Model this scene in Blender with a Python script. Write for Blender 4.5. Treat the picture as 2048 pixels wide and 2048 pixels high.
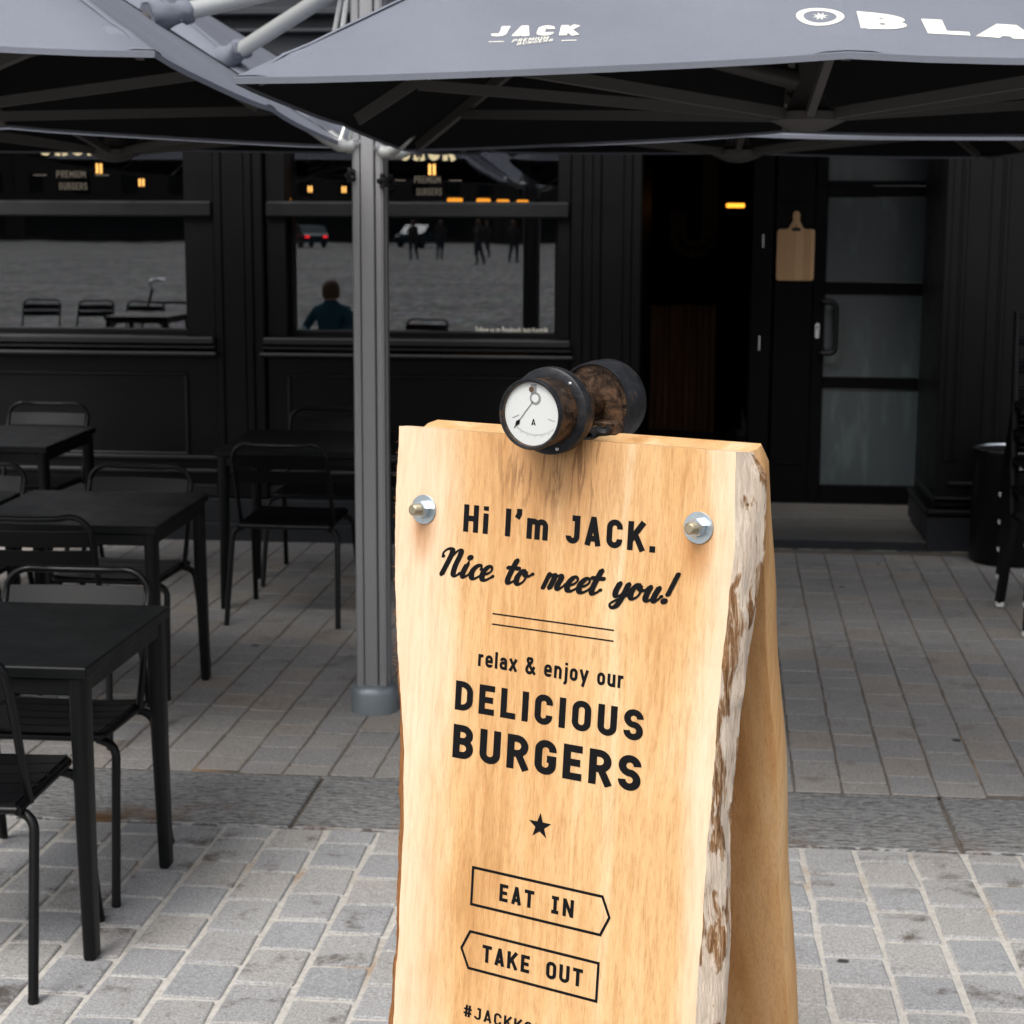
import bpy, bmesh, math, random
from mathutils import Vector, Matrix, noise
random.seed(11)
R = math.radians
for o in list(bpy.data.objects): bpy.data.objects.remove(o)
scn = bpy.context.scene
COL = scn.collection

# ------------------------------------------------------------------ camera
FPX, PIX = 3550.0, 2048.0
def _cam():
    y = Vector(((1370-1024)/FPX, (445-1024)/FPX, 1)).normalized()
    d = Vector((-0.02, 1, 0)); d -= d.dot(y)*y; d.normalize()
    x = d.cross(y)
    return Matrix((x, y, -d))            # world = M @ camera(x right, y down, z forward)
CR = _cam(); CRT = CR.transposed(); CP = Vector((0, 0, 1.83))
cam_d = bpy.data.cameras.new('camera'); cam = bpy.data.objects.new('camera', cam_d); COL.objects.link(cam)
cam_d.sensor_width = 36; cam_d.sensor_fit = 'HORIZONTAL'; cam_d.lens = FPX/PIX*36
cam_d.clip_start = 0.05; cam_d.clip_end = 600
m = Matrix.Identity(4)
for i in range(3):
    m[i][0] = CR[i][0]; m[i][1] = -CR[i][1]; m[i][2] = -CR[i][2]; m[i][3] = CP[i]
cam.matrix_world = m
cam_d.dof.use_dof = True; cam_d.dof.focus_distance = 2.62; cam_d.dof.aperture_fstop = 11
scn.camera = cam
scn.render.resolution_x = scn.render.resolution_y = 1024

# ------------------------------------------------------------------ sky, sun, exposure
SUN_EL, SUN_AZ = R(52), R(205)           # azimuth measured clockwise from +Y: behind the camera, a little to the left
w = bpy.data.worlds.new('World'); scn.world = w; w.use_nodes = True
nt = w.node_tree; nt.nodes.clear()
sky = nt.nodes.new('ShaderNodeTexSky'); sky.sky_type = 'NISHITA'; sky.sun_disc = False
sky.sun_elevation = SUN_EL; sky.sun_rotation = SUN_AZ; sky.air_density = 1.0; sky.dust_density = 5.0; sky.ozone_density = 1.0
hs = nt.nodes.new('ShaderNodeHueSaturation'); hs.inputs['Saturation'].default_value = 0.30
bg = nt.nodes.new('ShaderNodeBackground'); bg.inputs['Strength'].default_value = 0.15
wo = nt.nodes.new('ShaderNodeOutputWorld')
nt.links.new(sky.outputs[0], hs.inputs['Color']); nt.links.new(hs.outputs[0], bg.inputs[0]); nt.links.new(bg.outputs[0], wo.inputs[0])
sun_d = bpy.data.lights.new('sun', 'SUN'); sun = bpy.data.objects.new('sun', sun_d); COL.objects.link(sun)
sun_d.energy = 1.3; sun_d.angle = R(24); sun_d.color = (1, .97, .92)
sd = Vector((math.sin(SUN_AZ)*math.cos(SUN_EL), math.cos(SUN_AZ)*math.cos(SUN_EL), math.sin(SUN_EL)))
sun.rotation_euler = sd.to_track_quat('Z', 'Y').to_euler(); sun.location = (0, -20, 30)
vs = scn.view_settings
vs.view_transform = 'Standard'; vs.look = 'None'; vs.gamma = 1; vs.exposure = 0.42; vs.use_curve_mapping = False

# ------------------------------------------------------------------ measuring helpers
def ray(px, py): return CR @ Vector(((px-1024)/FPX, (py-1024)/FPX, 1))
def onY(px, py, Y): r = ray(px, py); return CP + r*(Y/r.y)
def onplane(px, py, p, n): r = ray(px, py); return CP + r*((Vector(p)-CP).dot(n)/r.dot(n))
def proj(P):
    v = CRT @ (Vector(P)-CP)
    return (1024+FPX*v.x/v.z, 1024+FPX*v.y/v.z) if v.z > .1 else (-9e9, 0)
YK1, YK2, SL = 5.11, 5.63, 0.02
def gz(Y):
    if Y < 0: return SL*YK1
    if Y < YK1: return SL*(YK1-Y)
    if Y < YK2: return 0.0
    return SL*(min(Y, 9.6)-YK2)

# ------------------------------------------------------------------ materials
def mat(name, col=(.5,.5,.5), rough=.6, metal=0, spec=.5):
    m = bpy.data.materials.new(name); m.use_nodes = True
    b = m.node_tree.nodes['Principled BSDF']
    b.inputs['Base Color'].default_value = (*col, 1); b.inputs['Roughness'].default_value = rough
    b.inputs['Metallic'].default_value = metal; b.inputs['Specular IOR Level'].default_value = spec
    return m
class NT:
    def __init__(s, m): s.t = m.node_tree; s.b = s.t.nodes['Principled BSDF']
    def n(s, typ, **kw):
        nd = s.t.nodes.new('ShaderNode'+typ)
        for k, v in kw.items():
            if k.startswith('i_'):
                key = k[2:].replace('_', ' ')
                nd.inputs[int(key) if key.isdigit() else key].default_value = v
            else: setattr(nd, k, v)
        return nd
    def l(s, a, b): s.t.links.new(a, b)
    def noise(s, vec, scale, detail=4, rough=.6, dist=0):
        n = s.n('TexNoise'); n.inputs['Scale'].default_value = scale; n.inputs['Detail'].default_value = detail
        n.inputs['Roughness'].default_value = rough; n.inputs['Distortion'].default_value = dist
        if vec: s.l(vec, n.inputs['Vector'])
        return n.outputs['Fac']
    def mapv(s, vec, sc, loc=(0,0,0)):
        n = s.n('Mapping'); n.inputs['Scale'].default_value = sc; n.inputs['Location'].default_value = loc
        s.l(vec, n.inputs['Vector']); return n.outputs[0]
    def ramp(s, fac, stops):
        n = s.n('ValToRGB'); e = n.color_ramp.elements
        while len(e) < len(stops): e.new(.5)
        for el, (p, c) in zip(e, stops):
            el.position = p; el.color = (*c, 1) if len(c) == 3 else c
        s.l(fac, n.inputs[0]); return n.outputs[0]
    def mix(s, fac, a, b, bt='MIX'):
        n = s.n('Mix', data_type='RGBA', blend_type=bt)
        for v, k in ((fac, 0), (a, 6), (b, 7)):
            if hasattr(v, 'is_output'): s.l(v, n.inputs[k])
            else: n.inputs[k].default_value = v if k == 0 else (*v, 1)
        return n.outputs[2]
    def math(s, op, a, b=0.0, c=None, clamp=False):
        n = s.n('Math', operation=op); n.use_clamp = clamp
        for i, v in enumerate((a, b) if c is None else (a, b, c)):
            if hasattr(v, 'is_output'): s.l(v, n.inputs[i])
            else: n.inputs[i].default_value = v
        return n.outputs[0]
    def sm(s, v, a, b):
        n = s.n('MapRange', interpolation_type='SMOOTHSTEP'); s.l(v, n.inputs[0])
        n.inputs[1].default_value = a; n.inputs[2].default_value = b; return n.outputs[0]
    def bump(s, h, strength=.3, dist=.01):
        n = s.n('Bump'); n.inputs['Strength'].default_value = strength; n.inputs['Distance'].default_value = dist
        s.l(h, n.inputs['Height']); s.l(n.outputs[0], s.b.inputs['Normal'])
    def col(s, c): s.l(c, s.b.inputs['Base Color'])
    def rough(s, c): s.l(c, s.b.inputs['Roughness'])
    def objc(s): return s.n('TexCoord').outputs['Object']
    def pos(s): return s.n('NewGeometry').outputs['Position']
V3 = lambda k: (k, k, k)
M = {}
def granite(name, lo, hi, warm, stain, cold=.80, tint=(1,1,1)):
    m = mat(name, rough=.75, spec=.3); t = NT(m); g = t.n('NewGeometry'); p = g.outputs['Position']
    oi = t.n('ObjectInfo'); rnd = t.math('FRACT', t.math('ADD', t.math('MULTIPLY', oi.outputs['Random'], 7.3), t.math('MULTIPLY', g.outputs['Random Per Island'], 3.1)))
    sp = t.math('MULTIPLY_ADD', t.noise(p, 150, 4, .8), .55, t.math('MULTIPLY', t.noise(p, 420, 3, .75), .45))
    c = t.ramp(sp, [(.36, V3(lo*.42)), (.455, V3(lo*.9)), (.53, V3(hi)), (.63, V3(hi*1.4))])
    tone = t.ramp(rnd, [(0, (cold,cold*1.02,cold*1.05)), (.2, ((1+cold)/2,(1+cold)/2,(1+cold)/2*1.02)), (.7, (1.0,.99,.97)), (1, warm)])
    c = t.mix(1.0, c, tone, 'MULTIPLY')
    dirt = t.sm(t.noise(p, 5.5, 6, .7), .54, .70)
    c = t.mix(t.math('MULTIPLY', dirt, stain), c, (.20,.15,.10), 'MULTIPLY')
    big = t.noise(p, 1.3, 3, .5)
    c = t.mix(.55, c, t.ramp(big, [(.3, V3(.72)), (.65, V3(1.0))]), 'MULTIPLY')
    gum = t.n('TexVoronoi', i_Scale=2.6); t.l(p, gum.inputs['Vector'])
    c = t.mix(t.sm(t.math('ADD', gum.outputs['Distance'], t.math('MULTIPLY', t.noise(p, 30), .05)), .075, .06), c, V3(.05))
    c = t.mix(1.0, c, tint, 'MULTIPLY')
    t.col(c)
    t.bump(t.math('ADD', t.noise(p, 260, 3, .7), t.math('MULTIPLY', t.noise(p, 35, 3, .6), 1.6)), .45, .003)
    return m
M['sett'] = granite('granite_sett_light', .33, .42, (1.04,.99,.94), .85, .86)
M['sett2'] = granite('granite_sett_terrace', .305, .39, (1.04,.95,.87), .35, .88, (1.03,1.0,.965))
def mortar(name, a, b):
    m = mat(name, rough=.95, spec=.1); t = NT(m); p = t.pos()
    c = t.ramp(t.noise(p, 55, 5, .7), [(.3, a), (.6, b)])
    c = t.mix(t.sm(t.noise(p, 2.4, 4, .6), .55, .72), c, (.36,.25,.16)); t.col(c)
    t.bump(t.noise(p, 160, 4, .7), .6, .004); return m
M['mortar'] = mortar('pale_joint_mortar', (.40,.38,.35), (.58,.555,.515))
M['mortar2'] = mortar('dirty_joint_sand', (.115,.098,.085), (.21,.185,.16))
def kerbmat():
    m = mat('chiselled_bluestone', rough=.8, spec=.3); t = NT(m); p = t.pos()
    wob = t.math('MULTIPLY', t.noise(t.mapv(p, (14, 30, 14)), 1, 4, .7), .05)
    sx = t.n('SeparateXYZ'); t.l(p, sx.inputs[0])
    v = t.math('SINE', t.math('MULTIPLY', t.math('ADD', sx.outputs['Y'], wob), 2*math.pi/.0185))
    brk = t.noise(t.mapv(p, (28, 120, 28)), 1, 5, .8, 1.0)
    h = t.math('ADD', t.math('MULTIPLY', v, .22), t.math('MULTIPLY', brk, 1.75))
    c = t.ramp(h, [(.30, V3(.025)), (.46, V3(.11)), (.58, V3(.36)), (1.0, V3(.55))])
    n = c.node
    hh = t.math('MULTIPLY_ADD', h, .42, .17); t.t.links.remove(n.inputs[0].links[0]); t.l(hh, n.inputs[0])
    c = t.mix(t.math('MULTIPLY', t.sm(t.noise(p, 3.0, 4), .48, .7), t.sm(sx.outputs['Y'], 5.36, 5.14)), c, (.15,.085,.04))
    t.col(c); t.bump(h, .8, .006); return m
M['kerb'] = kerbmat()
def square():
    m = mat('cobbled_square', rough=.8, spec=.3); t = NT(m); p = t.pos()
    v = t.n('TexVoronoi', feature='DISTANCE_TO_EDGE', i_Scale=5.0); t.l(p, v.inputs['Vector'])
    v2 = t.n('TexVoronoi', i_Scale=5.0); t.l(p, v2.inputs['Vector'])
    c = t.mix(t.sm(v.outputs[0], .02, .08), (.12,.11,.10), t.mix(.4, (.30,.30,.30), v2.outputs['Color'], 'MULTIPLY'))
    c = t.mix(.8, c, t.ramp(t.noise(p, .25, 4), [(.35, V3(.6)), (.6, V3(1.1))]), 'MULTIPLY')
    c = t.mix(.9, c, t.ramp(t.noise(t.mapv(p, (4.5, .8, 1)), 1, 6, .85), [(.40, V3(.22)), (.58, V3(1.3))]), 'MULTIPLY')
    t.col(c); t.bump(t.sm(v.outputs[0], 0, .12), .7, .03); return m
M['square'] = square()
def paint(name, col, rough, bumpk=.08, spec=.4):
    m = mat(name, col, rough, spec=spec); t = NT(m); p = t.pos()
    t.col(t.mix(t.noise(p, 3, 4), tuple(c*.8 for c in col), tuple(c*1.3 for c in col)))
    t.rough(t.math('MULTIPLY_ADD', t.noise(p, 9, 4), .22, rough-.1)); t.bump(t.noise(p, 90, 3), bumpk, .002); return m
M['black'] = paint('black_satin_paint', (.0034,.0035,.0039), .42, spec=.17)
M['sill'] = paint('black_gloss_sill_paint', (.006,.0065,.0075), .32, spec=.55)
M['slate'] = paint('skylit_fascia_paint', (.028,.031,.038), .5, spec=.35)  # skylight on the fascia put into a lighter base colour
M['blackdoor'] = paint('black_door_paint', (.0020,.0020,.0022), .45, spec=.08)
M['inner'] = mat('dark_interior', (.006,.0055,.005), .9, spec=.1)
M['bluestone'] = paint('bluestone_plinth', (.016,.018,.023), .6, .3)
M['floorstone'] = granite('entrance_stone', .085, .12, (1.04,.97,.9), .3)
M['chair'] = paint('anthracite_powder_coat', (.0022,.0024,.0030), .34, .10, .24)
M['table'] = paint('anthracite_table_coat', (.0026,.0032,.0036), .40, .15, .22)
M['rubber'] = mat('black_rubber', (.006,.006,.007), .5, spec=.3)
M['white_plastic'] = mat('white_plastic', (.75,.75,.72), .4)
M['steel'] = mat('polished_steel', (.62,.63,.65), .25, 1)
def zinc():
    m = mat('zinc_plated_steel', (.60,.70,.78), .28, 1); t = NT(m); p = t.objc()
    t.col(t.mix(t.sm(t.noise(p, 220, 3), .5, .72), (.62,.72,.80), (.72,.62,.45))); t.rough(t.math('MULTIPLY_ADD', t.noise(p, 150), .3, .18)); return m
M['zinc'] = zinc()
def alu(name, c, r):
    m = mat(name, c, r, .55); t = NT(m); p = t.objc()
    t.rough(t.math('MULTIPLY_ADD', t.noise(t.mapv(p, (40, 40, 2)), 1, 4), .25, r-.1)); t.bump(t.noise(p, 300, 2), .05, .001); return m
M['alu'] = alu('grey_anodised_aluminium', (.30,.30,.31), .42)
M['alu_light'] = alu('light_cast_aluminium', (.55,.56,.55), .40)
M['collar'] = alu('blue_grey_collar_plastic', (.27,.31,.335), .38)
M['rib'] = mat('dark_anodised_rib', (.085,.079,.076), .5, .2)
def fabric(name, c):
    m = mat(name, c, .9, spec=.15); t = NT(m); p = t.pos()
    b = t.mix(.5, c, t.ramp(t.noise(p, 2.2, 4), [(.3, V3(.78)), (.7, V3(1.1))]), 'MULTIPLY')
    t.col(t.mix(.35, b, t.ramp(t.noise(p, 500, 2), [(.3, V3(.6)), (.7, V3(1.2))]), 'MULTIPLY'))
    t.bump(t.math('ADD', t.noise(p, 500, 2), t.math('MULTIPLY', t.noise(t.mapv(p, (3, 9, 9)), 1, 3), 3)), .25, .004); return m
M['fabric'] = fabric('slate_grey_canopy_fabric', (.185,.199,.238))
M['shaded_underside'] = mat('shaded_canopy_underside', (.011,.011,.0115), .95, spec=.05)  # shade under the canopy put into a near-black colour
M['cream'] = mat('cream_print', (.82,.80,.70), .7)
M['cream_gold'] = mat('cream_window_film', (.62,.52,.30), .6)
M['film_dim'] = mat('faded_window_film', (.085,.07,.05), .6)
M['ink'] = mat('black_sign_paint', (.006,.006,.007), .6, spec=.10)
M['leaf_wood'] = None
def wood(name, tint=1.0, sign=True):
    m = mat(name, rough=.62, spec=.25); t = NT(m); p = t.objc()
    sx = t.n('SeparateXYZ'); t.l(p, sx.inputs[0]); X, Z = sx.outputs['X'], sx.outputs['Z']
    g = t.noise(t.mapv(p, (120, 120, 1.1)), 1, 7, .68, .5)
    f = t.noise(t.mapv(p, (520, 520, 5)), 1, 4, .7)
    br = t.noise(t.mapv(p, (13, 13, .55)), 1, 4, .5, .9)
    k = lambda *c: tuple(v*tint for v in c)
    c = t.ramp(br, [(.28, k(.50,.262,.100)), (.42, k(.645,.375,.165)), (.58, k(.69,.435,.212)), (.74, k(.76,.545,.325))])
    c = t.mix(.42, c, t.ramp(g, [(.30, (.70,.60,.48)), (.52, (1.0,1.0,1.0)), (.75, (1.08,1.08,1.08))]), 'MULTIPLY')
    c = t.mix(.5, c, t.ramp(f, [(.33, (.62,.54,.44)), (.5, (1,1,1)), (.7, (1.06,1.06,1.06))]), 'MULTIPLY')
    if sign:
        wobX = t.math('ADD', X, t.math('MULTIPLY', t.math('SUBTRACT', t.noise(t.mapv(p, (2, 2, 2.5)), 1, 3), .5), .14))
        sap = t.math('MAXIMUM', t.sm(wobX, -.13, -.24), t.sm(wobX, .235, .285))
        c = t.mix(t.math('MULTIPLY', sap, .70), c, (.80,.635,.475))
        c = t.mix(.5, c, t.ramp(g, [(.32, (.80,.72,.62)), (.55, (1,1,1))]), 'MULTIPLY')
        # water stains below the gauge
        str_ = t.noise(t.mapv(p, (70, 70, 5), (3.1, 0, 0)), 1, 5, .7, .8)
        inx = t.math('MULTIPLY', t.sm(X, -.14, -.04), t.sm(X, .13, .03))
        msk = t.math('MULTIPLY', t.math('MULTIPLY', inx, t.sm(Z, 1.30, 1.42)), t.sm(str_, .49, .60))
        c = t.mix(t.math('MULTIPLY', msk, .9), c, (.07,.03,.015))
        halo = t.math('MULTIPLY', t.math('MULTIPLY', t.sm(X, -.22, -.02), t.sm(X, .2, .02)), t.sm(Z, 1.24, 1.42))
        c = t.mix(t.math('MULTIPLY', halo, t.math('MULTIPLY', t.noise(t.mapv(p, (20, 20, 8)), 1, 4), 1.0)), c, (.45,.22,.09))
        for bx, bz in ((-.233, 1.333), (.237, 1.348)):
            dx = t.math('SUBTRACT', X, bx); dz = t.math('SUBTRACT', Z, bz-.025)
            dd = t.math('SQRT', t.math('ADD', t.math('MULTIPLY', dx, dx), t.math('MULTIPLY', t.math('MULTIPLY', dz, dz), .22)))
            c = t.mix(t.math('MULTIPLY', t.sm(dd, .034, .006), t.math('ADD', .25, t.math('MULTIPLY', str_, .7))), c, (.42,.17,.05))
    t.col(c)
    t.rough(t.math('MULTIPLY_ADD', g, .2, .5))
    t.bump(t.math('ADD', g, t.math('MULTIPLY', f, .6)), .22, .0018); return m
M['wood'] = wood('planed_beech_slab')
M['wood2'] = wood('planed_beech_rear_slab', .97, False)
def bark(name, light):
    m = mat(name, rough=.9, spec=.1); t = NT(m); p = t.objc()
    f = t.noise(t.mapv(p, (150, 150, 14)), 1, 6, .75, .8)
    pat = t.noise(t.mapv(p, (20, 26, 7)), 1, 4, .6, .3)
    if light:
        lt = t.ramp(f, [(.28, (.42,.29,.19)), (.42, (.64,.52,.41)), (.7, (.78,.68,.57))])
        dk = t.ramp(f, [(.36, (.10,.045,.02)), (.50, (.30,.16,.075)), (.62, (.62,.47,.34))])
        c = t.mix(t.sm(pat, .53, .57), lt, dk)
    else:
        c = t.ramp(f, [(.3, (.10,.04,.015)), (.55, (.40,.17,.06)), (.75, (.70,.38,.16))])
    t.col(c); t.bump(t.math('ADD', f, t.math('MULTIPLY', pat, 1.5)), .9, .006); return m
M['bark'] = bark('pale_inner_bark', True); M['bark2'] = bark('brown_bark', False)
def rust():
    m = mat('rusty_black_iron', rough=.6); t = NT(m); p = t.objc()
    n = t.noise(p, 38, 6, .72, .5); n2 = t.noise(p, 240, 3, .7)
    t.col(t.mix(.5, t.ramp(n, [(.34, (.022,.017,.015)), (.48, (.055,.032,.019)), (.60, (.10,.052,.026)), (.76, (.20,.09,.04))]), t.ramp(n2, [(.3, V3(.5)), (.65, V3(1.2))]), 'MULTIPLY'))
    t.l(t.ramp(n, [(.4, V3(.75)), (.55, V3(.15))]), t.b.inputs['Metallic']); t.rough(t.math('MULTIPLY_ADD', n, .5, .2)); t.bump(n2, .35, .002); return m
M['rust'] = rust()
def iron():
    m = mat('worn_black_iron', rough=.42, metal=.5); t = NT(m); p = t.objc()
    n = t.noise(p, 60, 5, .7)
    t.col(t.ramp(n, [(.4, (.010,.011,.014)), (.6, (.024,.025,.029)), (.72, (.09,.05,.03))])); t.bump(t.noise(p, 260, 3), .3, .0015); return m
M['iron'] = iron()
M['dial'] = mat('white_enamel_dial', (.58,.60,.59), .4)
M['dialgrey'] = mat('dial_grey_print', (.20,.205,.21), .6)
M['brass_zinc'] = mat('yellow_zinc_bolt', (.50,.43,.30), .38, 1)
M['brass'] = mat('aged_brass', (.45,.36,.18), .4, 1)
def board():
    m = mat('bamboo_board', rough=.55); t = NT(m); p = t.objc()
    s = t.n('SeparateXYZ'); t.l(p, s.inputs[0])
    st = t.n('TexWhiteNoise', noise_dimensions='1D'); t.l(t.math('FLOOR', t.math('MULTIPLY', s.outputs['X'], 22)), st.inputs['W'])
    c = t.ramp(st.outputs['Value'], [(0, (.44,.25,.115)), (1, (.62,.39,.20))])
    t.col(t.mix(.5, c, t.ramp(t.noise(t.mapv(p, (200, 200, 8)), 1, 4), [(.3, V3(.75)), (.6, V3(1.05))]), 'MULTIPLY')); return m
M['board'] = board()
def planks():
    m = mat('old_brown_planks', rough=.8); t = NT(m); p = t.objc()
    t.col(t.ramp(t.noise(t.mapv(p, (30, 30, 1.5)), 1, 5, .7), [(.3, (.05,.022,.012)), (.55, (.16,.075,.04)), (.75, (.30,.20,.14))])); return m
M['planks'] = planks()
def glass():
    m = bpy.data.materials.new('window_glass'); m.use_nodes = True; t = m.node_tree; t.nodes.clear()
    o = t.nodes.new('ShaderNodeOutputMaterial'); mx = t.nodes.new('ShaderNodeMixShader')
    tr = t.nodes.new('ShaderNodeBsdfTransparent'); tr.inputs[0].default_value = (.72,.74,.74,1)
    gl = t.nodes.new('ShaderNodeBsdfGlossy'); gl.inputs['Roughness'].default_value = 0.0; gl.inputs[0].default_value = (.95,.96,1,1)
    tc = t.nodes.new('ShaderNodeNewGeometry'); ns = t.nodes.new('ShaderNodeTexNoise'); ns.inputs['Scale'].default_value = 1.7
    bp = t.nodes.new('ShaderNodeBump'); bp.inputs['Strength'].default_value = .05; bp.inputs['Distance'].default_value = .006
    fr = t.nodes.new('ShaderNodeFresnel'); fr.inputs[0].default_value = 1.5
    ad = t.nodes.new('ShaderNodeMath'); ad.operation = 'MULTIPLY_ADD'; ad.inputs[1].default_value = 1.6; ad.inputs[2].default_value = .068
    L = t.links.new
    L(tc.outputs['Position'], ns.inputs['Vector']); L(ns.outputs[0], bp.inputs['Height']); L(bp.outputs[0], gl.inputs['Normal'])
    L(fr.outputs[0], ad.inputs[0]); L(ad.outputs[0], mx.inputs[0]); L(tr.outputs[0], mx.inputs[1]); L(gl.outputs[0], mx.inputs[2]); L(mx.outputs[0], o.inputs[0])
    return m
M['glass'] = glass()
def frosted():
    m = mat('frosted_blue_grey_glass', (.05,.06,.065), .16, spec=.55); t = NT(m); p = t.pos()
    t.rough(t.math('MULTIPLY_ADD', t.noise(t.mapv(p, (9, 9, 2)), 1, 4), .2, .10))
    t.col(t.mix(t.sm(t.noise(t.mapv(p, (10, 10, 2.2)), 1, 4), .5, .7), (.042,.052,.057), (.062,.078,.080))); return m
M['frosted'] = frosted()
def emit(name, c, s):
    m = mat(name, (.02,.02,.02)); b = m.node_tree.nodes['Principled BSDF']
    b.inputs['Emission Color'].default_value = (*c, 1); b.inputs['Emission Strength'].default_value = s; return m
M['bulb'] = emit('warm_bulb', (1,.47,.12), 3.4); M['heat'] = emit('orange_heat_lamp', (1,.34,.03), 2.0)
M['tail'] = emit('red_tail_light', (1,.02,.03), 4)
M['skin'] = mat('skin', (.36,.20,.14), .55); M['hair'] = mat('brown_hair', (.09,.045,.02), .7)
M['blue_knit'] = mat('teal_sweater', (.006,.065,.095), .85); M['jeans'] = mat('dark_jeans', (.02,.025,.04), .85); M['coat'] = mat('dark_coat', (.03,.025,.025), .85)
M['brick'] = paint('dark_brick_front', (.050,.040,.034), .85); M['car'] = mat('dark_teal_car_paint', (.01,.03,.035), .25, .2); M['carglass'] = mat('car_window', (.01,.012,.014), .08)
M['tyre'] = mat('tyre_rubber', (.012,.012,.012), .8)

# ------------------------------------------------------------------ mesh builder
class MB:
    def __init__(s): s.v = []; s.f = []; s.mi = []
    def add(s, vs, fs, mi=0):
        b = len(s.v); s.v += [tuple(x) for x in vs]
        for f in fs: s.f.append(tuple(b+i for i in f)); s.mi.append(mi)
        return s
    def box(s, x0, x1, y0, y1, z0, z1, c=0.0, mi=0):
        if x0 > x1: x0, x1 = x1, x0
        if y0 > y1: y0, y1 = y1, y0
        if z0 > z1: z0, z1 = z1, z0
        c = min(c, (x1-x0)*.45, (y1-y0)*.45, (z1-z0)*.45)
        if c <= 0:
            v = [(x, y, z) for z in (z0, z1) for y in (y0, y1) for x in (x0, x1)]
            return s.add(v, [(0,2,3,1), (4,5,7,6), (0,1,5,4), (2,6,7,3), (0,4,6,2), (1,3,7,5)], mi)
        bm = bmesh.new(); bmesh.ops.create_cube(bm, size=1)
        for v in bm.verts: v.co = Vector((x0+(x1-x0)*(v.co.x+.5), y0+(y1-y0)*(v.co.y+.5), z0+(z1-z0)*(v.co.z+.5)))
        bmesh.ops.bevel(bm, geom=bm.edges[:], offset=c, segments=1, affect='EDGES')
        bm.verts.ensure_lookup_table(); bm.verts.index_update()
        s.add([v.co[:] for v in bm.verts], [[v.index for v in f.verts] for f in bm.faces], mi); bm.free(); return s
    def tube(s, pts, r, n=10, closed=False, mi=0, caps=True, sy=1.0):
        pts = [Vector(p) for p in pts]; N = len(pts); rr = r if isinstance(r, (list, tuple)) else [r]*N
        tg = []
        for i in range(N):
            a = pts[(i-1) % N] if (closed or i > 0) else pts[i]; b = pts[(i+1) % N] if (closed or i < N-1) else pts[i]
            tg.append((b-a).normalized())
        up = Vector((0, 0, 1)) if abs(tg[0].z) < .9 else Vector((0, 1, 0))
        u = tg[0].cross(up).normalized(); vs = []
        for i in range(N):
            u = (u - tg[i]*u.dot(tg[i])).normalized(); w_ = tg[i].cross(u)
            for k in range(n):
                a = 2*math.pi*k/n
                vs.append(pts[i] + (u*math.cos(a) + w_*math.sin(a)*sy)*rr[i])
        fs = []
        for i in range(N if closed else N-1):
            j = (i+1) % N
            for k in range(n): fs.append((i*n+k, i*n+(k+1) % n, j*n+(k+1) % n, j*n+k))
        if not closed and caps: fs += [tuple(range(n))[::-1], tuple((N-1)*n+k for k in range(n))]
        return s.add(vs, fs, mi)
    def lathe(s, prof, n=32, mat4=None, mi=0, caps=True):       # prof: (radius, height) along local z
        vs = []; fs = []
        for r_, h in prof:
            for k in range(n):
                a = 2*math.pi*k/n; p = Vector((r_*math.cos(a), r_*math.sin(a), h)); vs.append(mat4 @ p if mat4 else p)
        for i in range(len(prof)-1):
            for k in range(n): fs.append((i*n+k, i*n+(k+1) % n, (i+1)*n+(k+1) % n, (i+1)*n+k))
        if caps and prof[0][0] > 1e-6: fs.append(tuple(range(n))[::-1])
        if caps and prof[-1][0] > 1e-6: fs.append(tuple((len(prof)-1)*n+k for k in range(n)))
        return s.add(vs, fs, mi)
    def prism(s, poly, f0, f1, mi=0):               # poly of 2d points, f0/f1 map 2d to 3d front/back
        n = len(poly); vs = [f0(*p) for p in poly] + [f1(*p) for p in poly]
        return s.add(vs, [tuple(range(n)), tuple(range(2*n-1, n-1, -1))] + [(i, i+n, (i+1) % n+n, (i+1) % n) for i in range(n)], mi)
    def mesh(s, name, mats, smooth=None):
        me = bpy.data.meshes.new(name); me.from_pydata(s.v, [], s.f)
        mats = mats if isinstance(mats, (list, tuple)) else [mats]
        for x in mats: me.materials.append(M[x] if isinstance(x, str) else x)
        for p, k in zip(me.polygons, s.mi): p.material_index = k
        bm = bmesh.new(); bm.from_mesh(me); bmesh.ops.remove_doubles(bm, verts=bm.verts, dist=1e-5)
        bmesh.ops.recalc_face_normals(bm, faces=bm.faces); bm.to_mesh(me); bm.free()
        if smooth is not None: me.shade_smooth(); me.set_sharp_from_angle(angle=R(smooth))
        return me
    def build(s, name, mats, parent=None, smooth=None, world=False):
        me = s.mesh(name, mats, smooth)
        o = bpy.data.objects.new(name, me); COL.objects.link(o)
        if parent:
            o.parent = parent
            if world:
                q = parent; off = Vector()
                while q: off += q.location; q = q.parent
                me.transform(Matrix.Translation(-off))
        elif world: pass
        return o
def tag(o, label, cat, group=None):
    o['label'] = label; o['category'] = cat
    if group: o['group'] = group
    return o
def thing(name, loc, label, cat, group=None, rz=0, rx=0):
    o = bpy.data.objects.new(name, None); COL.objects.link(o); o.empty_display_size = .1
    o.location = loc; o.rotation_euler = (rx, 0, rz); return tag(o, label, cat, group)
def struct(o): o['kind'] = 'structure'; return o
def stuff(o): o['kind'] = 'stuff'; return o
def dup(root, loc, rz, label, rx=0):
    r = root.copy(); COL.objects.link(r); r.location = loc; r.rotation_euler = (rx, 0, rz); r['label'] = label
    for ch in list(root.children):
        c = ch.copy(); COL.objects.link(c); c.parent = r
        for g in ch.children:
            d = g.copy(); COL.objects.link(d); d.parent = c
    return r
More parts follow.
